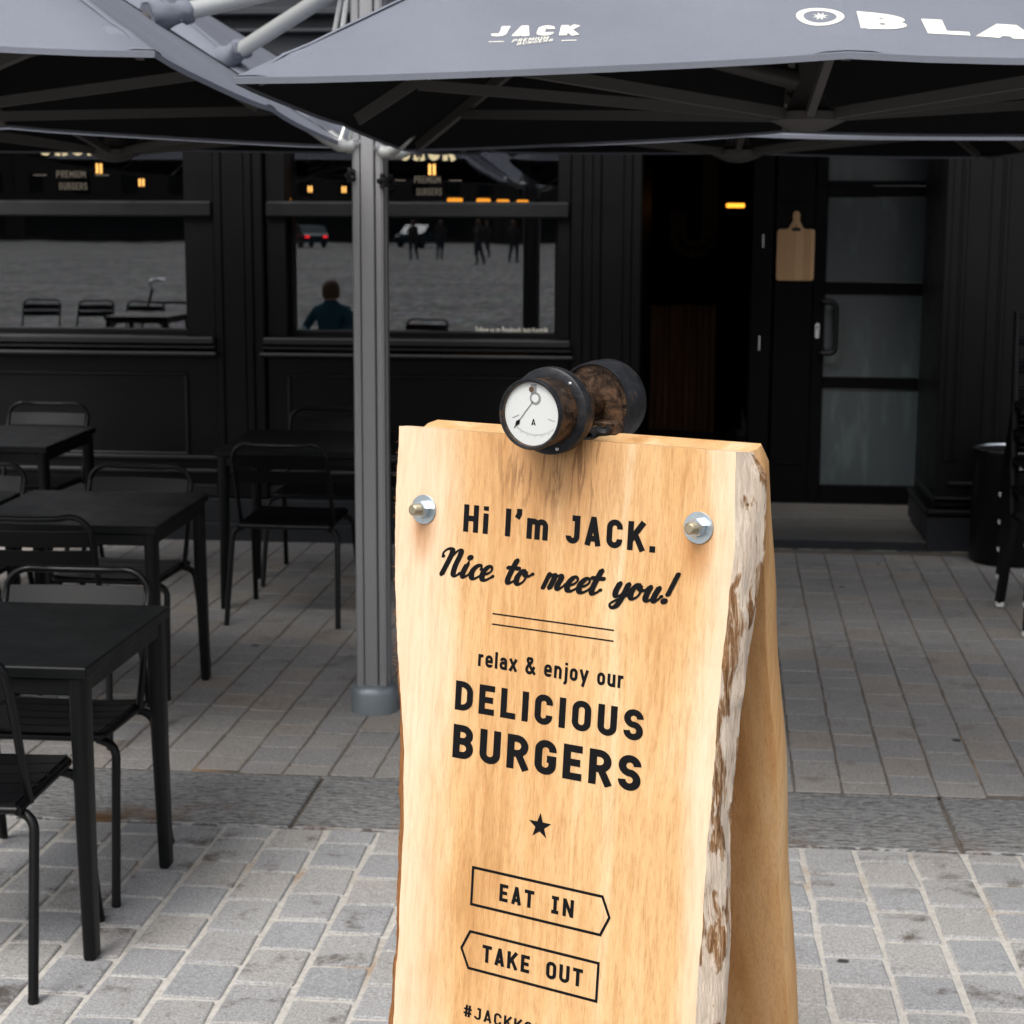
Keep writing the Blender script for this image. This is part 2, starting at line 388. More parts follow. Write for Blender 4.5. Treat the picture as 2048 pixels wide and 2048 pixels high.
def fillet(pts, closed=False, seg=7):
    out = []; N = len(pts)
    for i, p in enumerate(pts):
        P = Vector(p[:-1]) if len(p) > 2 else Vector(p); r = p[-1] if len(p) > 2 else 0
        if r <= 0 or (not closed and i in (0, N-1)): out.append(P); continue
        q = pts[(i-1) % N]; t = pts[(i+1) % N]
        A = Vector(q[:len(P)]); B = Vector(t[:len(P)])
        a = (A-P); b = (B-P); la, lb = a.length, b.length; a.normalize(); b.normalize()
        ang = a.angle(b); d = min(r/math.tan(ang/2), la*.5 if len(q) > len(P) and q[-1] > 0 else la, lb*.5 if len(t) > len(P) and t[-1] > 0 else lb)
        rr = d*math.tan(ang/2); c = P + (a+b).normalized()*(rr/math.sin(ang/2))
        s0 = P+a*d-c; s1 = P+b*d-c; tot = s0.angle(s1)
        for k in range(seg+1):
            x = k/seg; out.append(c + (s0*math.sin((1-x)*tot) + s1*math.sin(x*tot))/math.sin(tot) if tot > 1e-4 else P)
    return out
def fil3(pts, seg=6): return fillet([tuple(p) if len(p) == 4 else (*p, 0) for p in pts], False, seg)
def smooth_line(pts, n=7, closed=False):
    P = [Vector(p) for p in pts]; out = []; N = len(P)
    for i in range(N if closed else N-1):
        g = lambda k: P[k % N] if closed else P[max(0, min(N-1, k))]
        a, b, c, d = g(i-1), g(i), g(i+1), g(i+2)
        for k in range(n):
            t = k/n; out.append(.5*((2*b)+(c-a)*t+(2*a-5*b+4*c-d)*t*t+(3*b-a-3*c+d)*t**3))
    if not closed: out.append(P[-1])
    return out
def stroke2d(pts, wd, closed=False, rnd=False):     # centre line -> list of 2d quads
    P = [Vector(p) for p in pts]; Q = [P[0]]
    for p in P[1:]:
        if (p-Q[-1]).length > 1e-5: Q.append(p)
    P = Q
    if closed and (P[0]-P[-1]).length < 1e-5: P.pop()
    N = len(P); L = []; Rr = []; h = wd/2; brush = rnd and N > 3
    for i in range(N):
        a = P[(i-1) % N] if (closed or i) else None; b = P[(i+1) % N] if (closed or i < N-1) else None
        d1 = (P[i]-a).normalized() if a is not None else None; d2 = (b-P[i]).normalized() if b is not None else None
        if d1 is None: d1 = d2
        if d2 is None: d2 = d1
        t = d1+d2; t = t.normalized() if t.length > 1e-4 else d1
        nrm = Vector((-t.y, t.x)); h = wd/2*(.84-.36*t.y) if brush else wd/2; k = max(.38, nrm.dot(Vector((-d1.y, d1.x))))
        L.append(P[i]+nrm*h/k); Rr.append(P[i]-nrm*h/k)
    h = wd/2*(.84 if brush else 1); quads = []
    for i in range(N if closed else N-1):
        j = (i+1) % N; quads.append([L[i], Rr[i], Rr[j], L[j]])
    if rnd and not closed:
        for e in (P[0], P[-1]): quads.append([e+Vector((math.cos(a), math.sin(a)))*h for a in [2*math.pi*k/12 for k in range(12)]])
    return quads

# ------------------------------------------------------------------ stroke lettering
def glyphs(w):
    h = w/2; T = 1-h; a = h; xh = .74; X = xh-h
    G = {}
    def g(ch, W, *paths): G[ch] = (W, paths)
    W = .60; b = W-h; r = .23
    O_ = ([(a,a,r),(b,a,r),(b,T,r),(a,T,r)], True)
    g('A', .62, ([(h*1.05,0),(.31-.012,T+.02),(.31+.012,T+.02),(.62-h*1.05,0)], False), ([(.15,.25),(.47,.25)], False))
    g('B', W, ([(a,T),(b-.02,T,.2),(b-.02,.52,.2),(a,.52)], False), ([(a,.52),(b,.52,.22),(b,a,.22),(a,a)], False), ([(a,0),(a,1)], False))
    g('C', W-.02, ([(b-.02,.67),(b-.02,T,r),(a,T,r),(a,a,r),(b-.02,a,r),(b-.02,.33)], False))
    g('D', W, ([(a,T),(b,T,.27),(b,a,.27),(a,a)], False), ([(a,0),(a,1)], False))
    g('E', .52, ([(a,0),(a,1)], False), ([(a,T),(.52,T)], False), ([(a,.5),(.47,.5)], False), ([(a,a),(.52,a)], False))
    g('G', W, ([(b,.67),(b,T,r),(a,T,r),(a,a,r),(b,a,r),(b,.46),(.34,.46)], False))
    g('H', W, ([(a,0),(a,1)], False), ([(b,0),(b,1)], False), ([(a,.5),(b,.5)], False))
    g('I', w, ([(a,0),(a,1)], False))
    g('\u0131', .46, ([(.23,0),(.23,1)], False), ([(.02,T),(.44,T)], False), ([(.02,a),(.44,a)], False))
    g('J', .52, ([(.22,T),(.52-h,T),(.52-h,a,r),(a,a,r),(a,.27)], False))
    g('K', .62, ([(a,0),(a,1)], False), ([(a,.33),(.56,1)], False), ([(.27,.56),(.56,0)], False))
    g('L', .50, ([(a,1),(a,a),(.5,a)], False))
    g('M', .74, ([(a,0),(a,1)], False), ([(.74-h,0),(.74-h,1)], False), ([(a,.95),(.37,.38),(.74-h,.95)], False))
    g('N', .64, ([(a,0),(a,1)], False), ([(.64-h,0),(.64-h,1)], False), ([(a,.97),(.64-h,.03)], False))
    g('O', W, O_)
    g('P', W, ([(a,0),(a,1)], False), ([(a,T),(b,T,.22),(b,.44,.22),(a,.44)], False))
    g('R', W, ([(a,0),(a,1)], False), ([(a,T),(b,T,.22),(b,.46,.22),(a,.46)], False), ([(.32,.46),(.55,0)], False))
    g('S', W, ([(b,.70),(b,T,.2),(a,T,.2),(a,.5,.2),(b,.5,.2),(b,a,.2),(a,a,.2),(a,.30)], False))
    g('T', .58, ([(0,T),(.58,T)], False), ([(.29,0),(.29,1)], False))
    g('U', W, ([(a,1),(a,a,r),(b,a,r),(b,1)], False))
    g('.', w*1.05, ([(a,0),(a,w*1.05)], False)); g(' ', .30)
    g('\u2019', w*1.25, ([(a+.03,1.03),(a+.03,.84),(a-.05,.68)], False))
    g('#', .62, ([(.17,0),(.24,1)], False), ([(.40,0),(.47,1)], False), ([(.02,.66),(.62,.66)], False), ([(0,.32),(.60,.32)], False))
    c = .52; b = c-h; q = .18
    g('i', w, ([(a,0),(a,xh)], False), ([(a,.84),(a,1)], False))
    g('l', w, ([(a,0),(a,1)], False))
    g('m', .82, ([(a,0),(a,xh)], False), ([(a,.4),(a,X,q),(.41,X,q),(.41,0)], False), ([(.41,.4),(.41,X,q),(.82-h,X,q),(.82-h,0)], False))
    g('n', c, ([(a,0),(a,xh)], False), ([(a,.4),(a,X,q),(b,X,q),(b,0)], False))
    g('u', c, ([(b,0),(b,xh)], False), ([(a,xh),(a,a,q),(b,a,q),(b,.4)], False))
    g('r', .36, ([(a,0),(a,xh)], False), ([(a,.35),(a,X,q),(.36,X)], False))
    g('e', c, ([(a,.36),(b,.36),(b,X,q),(a,X,q),(a,a,q),(b,a,q),(b,.19)], False))
    g('a', c, ([(a+.02,X-.13),(a+.02,X,q),(b,X,q),(b,0)], False), ([(b,.41),(a,.41,.14),(a,a,.14),(b,a)], False))
    g('x', .54, ([(.05,0),(.49,xh)], False), ([(.05,xh),(.49,0)], False))
    g('o', c, ([(a,a,q),(b,a,q),(b,X,q),(a,X,q)], True))
    g('j', .24, ([(.24-h,xh),(.24-h,-.2,.1),(0,-.2)], False), ([(.24-h,.84),(.24-h,1)], False))
    g('y', .54, ([(.05,xh),(.29,.06)], False), ([(.49,xh),(.2,-.26)], False))
    G['&'] = (.66, (([p[:] for p in smooth_line([(.64,0),(.36,.36),(.14,.74),(.15,.9),(.27,T),(.40,.88),(.37,.70),(.16,.48),(.07,.25),(.14,.1),(.28,.07),(.44,.17),(.58,.46)], 5)], False),))
    return G
def text_polys(s, w, gap=.17, mono=None):
    G = glyphs(w); x = 0; out = []
    for ch in s:
        W, paths = G[ch]; off = x + ((mono-W)/2 if mono else 0)
        for p, cl in paths:
            for q in stroke2d(fillet(p, cl), w, cl): out.append([v+Vector((off, 0)) for v in q])
        x += mono if mono else W+gap
    return out, x-(0 if mono else gap)
WORDS = []
def word_spans(s, w, gap, mono, x0, k):
    G = glyphs(w); x = 0; cuts = []
    for ch in s:
        a = mono if mono else G[ch][0]+gap
        if ch == ' ': cuts.append(x0+(x+a*.5)*k)
        x += a
    return [(a, b) for a, b in zip([-9]+cuts, cuts+[9])]
def fit_text(s, x0, x1, y0, H, w, gap=.17, mono=None):
    P, W = text_polys(s, w, gap, mono); k = (x1-x0)/W
    WORDS[:] = [(0, x1)] if ' ' not in s else word_spans(s, w, gap, mono, x0, k)
    return [[(x0+v.x*k, y0+v.y*H) for v in q] for q in P]
SCRIPT = {
 'N': (.60, [[(-.13,.68),(-.17,.80),(-.08,.95),(.06,.97),(.12,.84),(.09,.45),(.04,0)], [(.07,.30),(.16,.68),(.28,.93),(.38,.95),(.41,.80),(.38,.40),(.41,.10),(.50,.01),(.62,.12)]]),
 'i': (.26, [[(.0,.12),(.07,.5),(.04,.17),(.10,.01),(.19,.06),(.28,.18)], [(.09,.74),(.09,.745)]]),
 'c': (.32, [[(.30,.37),(.24,.5),(.11,.45),(.03,.25),(.08,.04),(.19,.0),(.36,.16)]]),
 'e': (.33, [[(.03,.20),(.19,.24),(.28,.38),(.22,.5),(.11,.46),(.03,.25),(.08,.03),(.2,.0),(.38,.16)]]),
 't': (.28, [[(.13,.86),(.08,.42),(.07,.13),(.13,.0),(.22,.04),(.32,.16)], [(-.05,.55),(.28,.56)]]),
 'o': (.42, [[(.24,.45),(.13,.5),(.03,.3),(.05,.08),(.15,0),(.27,.14),(.28,.36),(.22,.47),(.24,.36),(.36,.33),(.46,.42)]]),
 'm': (.62, [[(.05,.5),(.02,0)], [(.03,.18),(.11,.42),(.2,.5),(.25,.4),(.22,0)], [(.23,.18),(.31,.42),(.40,.5),(.46,.4),(.43,.12),(.5,.0),(.62,.14),(.66,.2)]]),
 'y': (.40, [[(.05,.5),(.02,.2),(.08,.02),(.2,.08),(.29,.32)], [(.31,.5),(.28,.05),(.21,-.3),(.08,-.38),(.0,-.28),(.08,-.16),(.24,-.04),(.44,.14)]]),
 'u': (.42, [[(.04,.5),(.02,.15),(.08,.0),(.19,.06),(.28,.32)], [(.30,.5),(.26,.14),(.32,.0),(.42,.12),(.46,.2)]]),
 '!': (.2, [[(.20,1.02),(.15,.30)], [(.12,.06),(.12,.065)]]), ' ': (.40, [])}
def script_polys(s, x0, x1, y0, H, w):
    x = 0; raw = []
    for ch in s:
        W, st = SCRIPT[ch]
        for p in st:
            for q in stroke2d(smooth_line(p, 6) if len(p) > 2 else p, w, False, True): raw.append([v+Vector((x, 0)) for v in q])
            if len(p) == 2 and (Vector(p[0])-Vector(p[1])).length < .02:
                c = Vector(p[0])+Vector((x, 0)); raw.append([c+Vector((math.cos(a), math.sin(a)))*w*.72 for a in [2*math.pi*k/14 for k in range(14)]])
        x += W*1.13
    raw = [[Vector((v.x+v.y*.30, v.y)) for v in q] for q in raw]
    lo = min(v.x for q in raw for v in q); hi = max(v.x for q in raw for v in q); k = (x1-x0)/(hi-lo)
    return [[(x0+(v.x-lo)*k, y0+v.y*H) for v in q] for q in raw]
def lay(polys, f, name, mt, parent, world=False, lift=None):
    mb = MB()
    for i, q in enumerate(polys): mb.add([f(x, y) if lift is None else f(x, y, i*lift) for x, y in q], [tuple(range(len(q)))])
    me = bpy.data.meshes.new(name); me.from_pydata(mb.v, [], mb.f); me.materials.append(M[mt])
    o = bpy.data.objects.new(name, me); COL.objects.link(o)
    if parent:
        o.parent = parent
        if world:
            off = Vector(); q = parent
            while q: off += q.location; q = q.parent
            me.transform(Matrix.Translation(-off))
    return o
def font_mesh(s, size, f, name, mt, parent):            # small print with the built-in font
    cu = bpy.data.curves.new(name, 'FONT'); cu.body = s; cu.size = size; cu.resolution_u = 2
    ob = bpy.data.objects.new(name, cu); COL.objects.link(ob)
    dg = bpy.context.evaluated_depsgraph_get(); me = bpy.data.meshes.new_from_object(ob.evaluated_get(dg))
    bpy.data.objects.remove(ob)
    off = Vector(); q = parent
    while q: off += q.location; q = q.parent
    wd = max(v.co.x for v in me.vertices)
    for v in me.vertices: v.co = Vector(f(v.co.x/wd, v.co.y))-off
    me.materials.clear(); me.materials.append(M[mt])
    o = bpy.data.objects.new(name, me); COL.objects.link(o); o.parent = parent; return o

# ================================================================== ground
def sheet(name, x0, x1, ys, dz, mt, nx=1):
    mb = MB(); vs = []; k = nx+1
    for Y in ys:
        for i in range(k): vs.append((x0+(x1-x0)*i/nx, Y, gz(Y)+dz))
    mb.add(vs, [(r*k+i, r*k+i+1, (r+1)*k+i+1, (r+1)*k+i) for r in range(len(ys)-1) for i in range(nx)])
    return struct(mb.build(name, mt))
sheet('ground', -220, 220, [-200, -40, 0, YK1, YK2, 9.6, 60], -.016, 'square')
lower = sheet('pavement', -4.4, 2.6, [1.9, YK1], -.0055, 'mortar')
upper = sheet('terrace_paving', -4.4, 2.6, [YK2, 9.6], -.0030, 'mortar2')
def sett_mesh(name, lx, ly, bev, mt, jit):
    rnd = random; c = .0075; pts = []
    for sx, sy, a0 in ((1,1,0), (-1,1,90), (-1,-1,180), (1,-1,270)):
        jx, jy = rnd.uniform(-jit, jit), rnd.uniform(-jit, jit)
        for k in range(3):
            a = R(a0+45*k); pts.append((sx*(lx/2-c)+jx+c*math.cos(a), sy*(ly/2-c)+jy+c*math.sin(a)))
    mb = MB(); n = 12; cz = [rnd.uniform(-.0008, .0008) for _ in range(4)]
    ins = lambda p, d: (p[0]*(1-2*d/lx), p[1]*(1-2*d/ly))
    vs = [(0, 0, rnd.uniform(0, .0005))]
    vs += [(*ins(p, bev), cz[i//3]) for i, p in enumerate(pts)]
    vs += [(*p, cz[i//3]-bev*.7) for i, p in enumerate(pts)] + [(*p, -.04) for p in pts]
    fs = [(0, 1+k, 1+(k+1) % n) for k in range(n)]
    for r_ in range(2): fs += [(1+r_*n+k, 1+(r_+1)*n+k, 1+(r_+1)*n+(k+1) % n, 1+r_*n+(k+1) % n) for k in range(n)]
    mb.add(vs, fs); me = mb.mesh(name, mt, 16); return me
def vis(x, y, mrg=90):
    u, v = proj((x, y, gz(y))); return -mrg < u < 2048+mrg and 380 < v < 2048+2*mrg
def field(parent, bed, ylo, yhi, pitch, x_anchor, drift, jx, jy, lens, mt, bev, jit, cap):
    spots = []
    k0 = int((-4.2-x_anchor)/pitch)
    for k in range(k0, int((2.4-x_anchor)/pitch)+1):
        xc0 = x_anchor+(k+.5)*pitch; random.seed(900+k)
        y = yhi - (lens[len(lens)//2]*(.5 if k % 2 else 1.0) + random.uniform(-.02, .02)); ytop = yhi
        while ytop > ylo:
            yb = max(y, ylo)
            ln = ytop-yb
            if ln > .05:
                yc = (ytop+yb)/2; xc = xc0+drift*(yc-YK2)
                if vis(xc, yc, 1500): spots.append((xc, yc, ln))
            ytop = yb; y = yb-random.choice(lens)-random.uniform(-.008, .008)
    spots.sort(key=lambda s: (not vis(s[0], s[1], 60), s[1]))
    cache = {}; rest = MB(); random.seed(5)
    for i, (xc, yc, ln) in enumerate(spots):
        key = (round(ln/.02), random.randrange(4))
        if key not in cache: cache[key] = sett_mesh('sett', pitch-jx, key[0]*.02-jy, bev, mt, jit)
        me = cache[key]; sy = (ln-jy)/(key[0]*.02-jy)
        z = gz(yc)+random.uniform(-.0012, .0012); slope = SL if yc > YK2 else -SL
        if i < cap:
            o = bpy.data.objects.new('sett', me); COL.objects.link(o); o.parent = parent
            o.location = (xc, yc, z); o.scale = (1, sy, 1); o.rotation_euler = (math.atan(slope)+random.uniform(-.002, .002), random.uniform(-.003, .003), random.uniform(-.012, .012)-drift)
        else:
            mtx = Matrix.Translation((xc, yc, z)) @ Matrix.Rotation(math.atan(slope), 4, 'X') @ Matrix.Rotation(-drift, 4, 'Z')
            rest.add([mtx @ Vector((v.co.x, v.co.y*sy, v.co.z)) for v in me.vertices], [tuple(p.vertices) for p in me.polygons])
    if rest.v: stuff(rest.build('far_setts', mt, parent, 16))
    return len(spots)
n1 = field(lower, None, 2.0, YK1-.004, .1585, .379, 0, .017, .015, (.19,.205,.21,.215,.225), 'sett', .0045, .0045, 300)
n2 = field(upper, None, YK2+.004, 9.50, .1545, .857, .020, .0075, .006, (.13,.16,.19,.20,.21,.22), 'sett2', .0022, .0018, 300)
print('setts', n1, n2)
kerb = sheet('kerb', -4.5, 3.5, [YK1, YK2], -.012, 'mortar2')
mb = MB(); mb.box(-.498, .498, -.254, .254, -.05, 0, .006); kme = mb.mesh('kerb_slab', 'kerb')
for k in range(-3, 3):
    o = bpy.data.objects.new('kerb_slab', kme); COL.objects.link(o); o.parent = kerb
    o.location = (-.155+.505*2*k+.505, (YK1+YK2)/2, .001); o.rotation_euler = (0, 0, random.uniform(-.003, .003))

# ================================================================== restaurant building
BLD = thing('restaurant_building', (0, 9.62, .08), 'black painted shopfront with panelled pilasters, two windows and a recessed entrance', 'building')
P = onY
YP, YG = 9.62, 9.80
def part(name, mt, *boxes, parent=None, c=.004):
    mb = MB()
    for b in boxes: mb.box(*b, c)
    return mb.build(name, mt, parent or BLD, None, True)
ZT = 2.62                                                   # underside of the fascia
# window lettering is laid as film on the glass
def window(xl, xr, xl_out, xr_out, name):
    zs, zt0, zt1 = P(388, 662, YG).z, P(200, 432, 9.70).z, P(200, 403, 9.70).z
    W = bpy.data.objects.new('window', None); COL.objects.link(W); W.parent = BLD; W.location = (0, 0, 0)
    part('window_frame', 'black', (xl_out, xl, 9.665, 9.86, zs-.02, ZT), (xr, xr_out, 9.665, 9.86, zs-.02, ZT), (xl, xr, 9.70, 9.86, 2.50, ZT), parent=W)
    part('bead', 'black', (xl, xl+.022, 9.755, 9.85, zs, zt0), (xr-.022, xr, 9.755, 9.85, zs, zt0), (xl, xr, 9.755, 9.85, zs-.02, zs+.012), parent=W)
    part('transom', 'sill', (xl_out+.006, xr_out-.006, 9.628, 9.86, zt0, zt1), (xl_out+.012, xr_out-.012, 9.645, 9.84, zt1-.001, zt1+.005), parent=W, c=.007)
    part('window_sill', 'sill', (xl_out-.01, xr_out+.01, 9.565, 9.75, zs-.060, zs-.018), (xl_out-.012, xr_out+.012, 9.58, 9.75, zs-.088, zs-.0605), (xl_out-.028, xr_out+.028, 9.55, 9.75, zs-.125, zs-.100), parent=W, c=.009)
    for a, b in ((zs, zt0+.01), (zt1-.01, 2.52)):
        mb = MB(); mb.box(xl+.003, xr-.003, YG, YG+.006, a, b); mb.build('glass_pane', 'glass', W, None, True)
    # apron panel below
    z0, z1 = P(393, 906, YP).z, P(393, 752, YP).z
    A = part('apron_panel', 'black', (xl_out-.004, xr_out+.004, 9.66, 9.86, .10, zs-.13), parent=BLD)
    part('panel_moulding', 'sill', (xl+.0, xr-.0, 9.640, 9.67, z1, z1+.016), (xl, xr, 9.640, 9.67, z0-.016, z0), (xl-.0, xl+.016, 9.641, 9.669, z0, z1), (xr-.016, xr, 9.641, 9.669, z0, z1), parent=A, c=.006)
    return W
xa, xb = P(580, 380, YG).x, P(1120, 380, YG).x
xo0, xo1 = P(529, 600, YP).x+.004, P(1139, 600, YP).x
w2 = window(xa, xb, xo0, xo1, 'r')
xr1 = P(380, 380, YG).x; xro = P(427, 600, YP).x-.002
w1 = window(xr1-(xb-xa), xr1, xro-(xo1-xo0), xro, 'l')
w0 = window(xr1-2*(xb-xa)-.40, xr1-(xb-xa)-.40, xro-2*(xo1-xo0)-.27, xro-(xo1-xo0)-.27, 'far')
def pilaster(x0, x1, grooves, zbase=.30, y=YP, deep=.30):
    p = part('pilaster', 'black', (x0, x1, y+.012, y+deep, .28, ZT), c=.003)
    xs = [x0]+grooves+[x1]; sub = MB()
    for i in range(len(xs)-1):
        d = (.0, .006, -.004, .006, .0)[i % 5] if len(xs) > 3 else 0
        if xs[i+1]-xs[i] > .012: sub.box(xs[i]+.003, xs[i+1]-.003, y+d, y+.02, .545, ZT-.05, .004)
    sub.build('moulding', 'black', p, None, True)
    b = MB()
    b.box(x0-.004, x1+.004, y-.012, y+.05, .53, .548, .006); b.box(x0-.006, x1+.006, y-.008, y+.05, .456, .5295, .006)
    b.box(x0-.012, x1+.012, y-.022, y+.05, .425, .4555, .008); b.box(x0-.008, x1+.008, y-.016, y+.05, .30, .4245, .005)
    b.build('pilaster_base', 'black', p, None, True); return p
gx = lambda *px: [P(q, 600, YP).x for q in px]
pilaster(P(429, 600, YP).x, P(527, 600, YP).x, gx(446, 491, 507))
pilaster(P(1141, 600, YP).x, P(1281, 600, YP).x, gx(1164, 1184, 1200, 1246, 1262))
pilaster(xro-(xo1-xo0)-.268, xro-(xo1-xo0)-.002, [])
# long plinth and kerb step of bluestone along the left
part('plinth', 'bluestone', (-9, P(1281, 600, YP).x+.012, 9.585, 9.95, .02, .298), c=.008)
part('plinth_step', 'bluestone', (-9, P(1281, 600, YP).x+.0, 9.488, 9.70, .0, .178), c=.010)
# base rail running between the pilasters
part('base_rail', 'sill', (-9, P(1141, 600, YP).x-.02, 9.635, 9.70, .505, .531), (-9, P(1141, 600, YP).x-.02, 9.628, 9.70, .43, .456), (-9, P(1141, 600, YP).x-.02, 9.64, 9.70, .299, .37), c=.007)
# fascia and wall above
fz = [P(500, q, 9.5).z for q in (60, 40, 22, 100)]
part('fascia', 'slate', (-9, 9, 9.60, 10.0, ZT, 3.35), c=0)
part('fascia_moulding', 'slate', (-9, 9, 9.53, 9.61, fz[0]-.012, fz[0]+.012), (-9, 9, 9.50, 9.61, fz[2]-.02, fz[2]+.02), (-9, 9, 9.56, 9.61, ZT, ZT+.05), (-9, 9, 9.45, 9.61, 3.2, 3.34), c=.008)
for x in (-4.2, -3.2, P(648, 40, 9.6).x, -1.0, .1, 1.2, 2.4): part('fascia_batten', 'black', (x-.008, x+.008, 9.592, 9.61, ZT+.05, fz[0]-.012), c=.003)
UP = part('upper_wall', 'brick', (-9, 9, 9.72, 10.0, 3.35, 7.5), c=0)
# right pilaster
YR = 9.75; xR = P(1890, 500, YR).x; xRp = P(1850, 1095, YR).x
pr = part('pilaster', 'black', (xR, xR+.95, YR, 10.60, .28, ZT), c=.004)
part('moulding', 'black', (xR+.03, xR+.075, YR-.012, YR+.02, .55, ZT), (xR+.085, xR+.115, YR-.006, YR+.02, .55, ZT), (P(1978, 500, YR).x, P(2000, 500, YR).x, YR-.012, YR+.02, .55, ZT), (P(2004, 500, YR).x, P(2016, 500, YR).x, YR-.006, YR+.02, .55, ZT), parent=pr, c=.006)
part('pilaster_base', 'black', (xR+.06, xR+1.0, YR-.02, YR+.05, P(1880, 970, YR).z-.012, P(1880, 965, YR).z+.008), (xR-.012, xR+1, YR-.022, 10.58, P(1880, 1001, YR).z, P(1880, 993, YR).z), (xR-.004, xR+1, YR-.012, 10.55, P(1880, 1016, YR).z, P(1880, 1001, YR).z), (xR-.05, xR+1, YR-.06, 10.56, P(1880, 1030, YR).z, P(1880, 1017, YR).z), parent=pr, c=.012)
part('plinth', 'bluestone', (xRp, xRp+1.0, YR-.03, 10.54, .04, P(1880, 1031, YR).z), c=.006)
part('side_wall', 'black', (xR+.95, 9, 9.80, 10.2, .0, ZT), c=0)
part('side_wall_plinth', 'bluestone', (xRp+1.0, 9, 9.70, 9.9, .0, .40), c=.006)
# entrance recess
xL = P(1281, 600, YP).x
part('entrance_floor', 'floorstone', (xL-.4, xRp+.02, 9.735, 10.4, .03, .112), (xL-.4, 1.75, 10.403, 11.1, .03, .128), (-6.5, .45, 11.1, 17.5, .0, .140), c=.006)
part('doormat_edge', 'bluestone', (xL+.02, xRp-.01, 9.712, 9.733, .03, .110), c=.003)
part('recess_wall', 'blackdoor', (xL-.12, xL, 9.94, 12.5, .1, ZT), c=0)
part('recess_wall', 'blackdoor', (1.66, 1.80, 10.60, 11.3, .1, ZT), c=0)
part('recess_ceiling', 'blackdoor', (xL-.2, 2.3, 9.99, 11.1, ZT-.02, ZT+.1), c=0)
YD = 10.95
D_ = lambda px, py: P(px, py, YD)
x_j, x_p0, x_g0, x_g1, x_f1 = D_(1510, 600).x, D_(1548, 600).x, D_(1650, 600).x, D_(1848, 600).x, D_(1888, 600).x
part('door_jamb', 'blackdoor', (x_j-.03, x_p0-.012, YD-.03, 11.15, .12, ZT), c=.006)
part('hinge', 'steel', (D_(1524, 480).x, D_(1524, 480).x+.012, YD-.042, YD-.03, D_(1524, 495).z, D_(1524, 468).z), c=.002)
part('hinge', 'steel', (D_(1516, 685).x, D_(1516, 685).x+.012, YD-.042, YD-.03, D_(1516, 700).z, D_(1516, 670).z), c=.002)
part('side_panel', 'blackdoor', (x_p0, x_g0-.075, YD, 11.1, .13, ZT), c=.004)
for q_ in (.36, 1.95): part('panel_moulding', 'blackdoor', (x_p0+.03, x_g0-.11, YD-.008, YD+.01, q_, q_+.012), c=.003)
door = part('door', 'blackdoor', (x_g0-.072, x_g0, YD-.012, YD+.045, .135, D_(1700, 372).z), (x_g1, x_g1+.075, YD-.012, YD+.045, .135, D_(1700, 372).z), c=.004)
zz = [D_(1740, q).z for q in (394, 565, 589, 755, 777, 971)]
part('rail', 'blackdoor', (x_g0, x_g1, YD-.008, YD+.045, zz[0], D_(1700, 372).z), parent=door); part('rail', 'blackdoor', (x_g0, x_g1, YD-.008, YD+.045, zz[2], zz[1]), parent=door)
part('rail', 'blackdoor', (x_g0, x_g1, YD-.008, YD+.045, zz[4], zz[3]), parent=door); part('rail', 'blackdoor', (x_g0, x_g1, YD-.008, YD+.045, .135, zz[5]), parent=door)
for a, b in ((zz[1], zz[0]), (zz[3], zz[2]), (zz[5], zz[4])): part('glass_pane', 'frosted', (x_g0+.001, x_g1-.001, YD+.014, YD+.024, a+.001, b-.001), parent=door, c=0)
mb = MB(); hz0, hz1 = D_(1660, 705).z, D_(1660, 603).z; hx = D_(1650, 655).x-.028
mb.tube(fil3([(hx, YD-.01, hz1), (hx, YD-.075, hz1, .02), (hx+.085, YD-.085, hz1, .035), (hx+.085, YD-.085, hz0, .035), (hx, YD-.075, hz0, .02), (hx, YD-.01, hz0)]), .0165, 10)
mb.build('handle', 'rubber', door, 40, True)
mb = MB(); lk = D_(1634, 661); mb.prism([(.013*math.cos(R(a))*1.0, (.034 if a < 180 else -.034)+.013*math.sin(R(a))) for a in range(0, 360, 20)], lambda x, y: (lk.x+x, YD-.019, lk.z+y), lambda x, y: (lk.x+x, YD-.0125, lk.z+y))
lp = mb.build('lock_plate', 'steel', door, None, True)
mb = MB(); mb.lathe([(.006, 0), (.006, .003)], 14, Matrix.Translation((lk.x, YD-.019, lk.z+.02)) @ Matrix.Rotation(R(90), 4, 'X')); mb.build('keyhole', 'rubber', lp, None, True)
part('door_frame', 'blackdoor', (x_g1+.077, 1.70, YD-.03, 11.15, .12, ZT), (x_g0-.072, x_g1+.077, YD-.03, 11.1, D_(1700, 372).z+.004, D_(1700, 366).z+.012), (x_g0-.072, x_g0-.004, YD-.02, 11.1, D_(1700, 365).z, ZT), (x_g1+.004, x_g1+.077, YD-.02, 11.1, D_(1700, 365).z, ZT), (x_g0-.004, x_g1+.004, YD-.02, 11.1, 2.42, ZT), c=.003)
part('transom_light', 'frosted', (x_g0-.006, x_g1+.006, YD+.012, YD+.02, D_(1700, 365).z, 2.43), c=0)
part('threshold', 'blackdoor', (x_j-.02, 1.70, YD-.035, 11.1, .125, .138), c=.003)
# dark rooms behind the glass
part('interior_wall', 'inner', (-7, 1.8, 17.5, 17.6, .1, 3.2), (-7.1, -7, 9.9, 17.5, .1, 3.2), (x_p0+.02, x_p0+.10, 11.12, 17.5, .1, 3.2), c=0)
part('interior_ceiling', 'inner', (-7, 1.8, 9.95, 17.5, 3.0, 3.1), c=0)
part('interior_floor', 'inner', (-7, xL-.12, 9.95, 11.1, .1, .14), c=0)
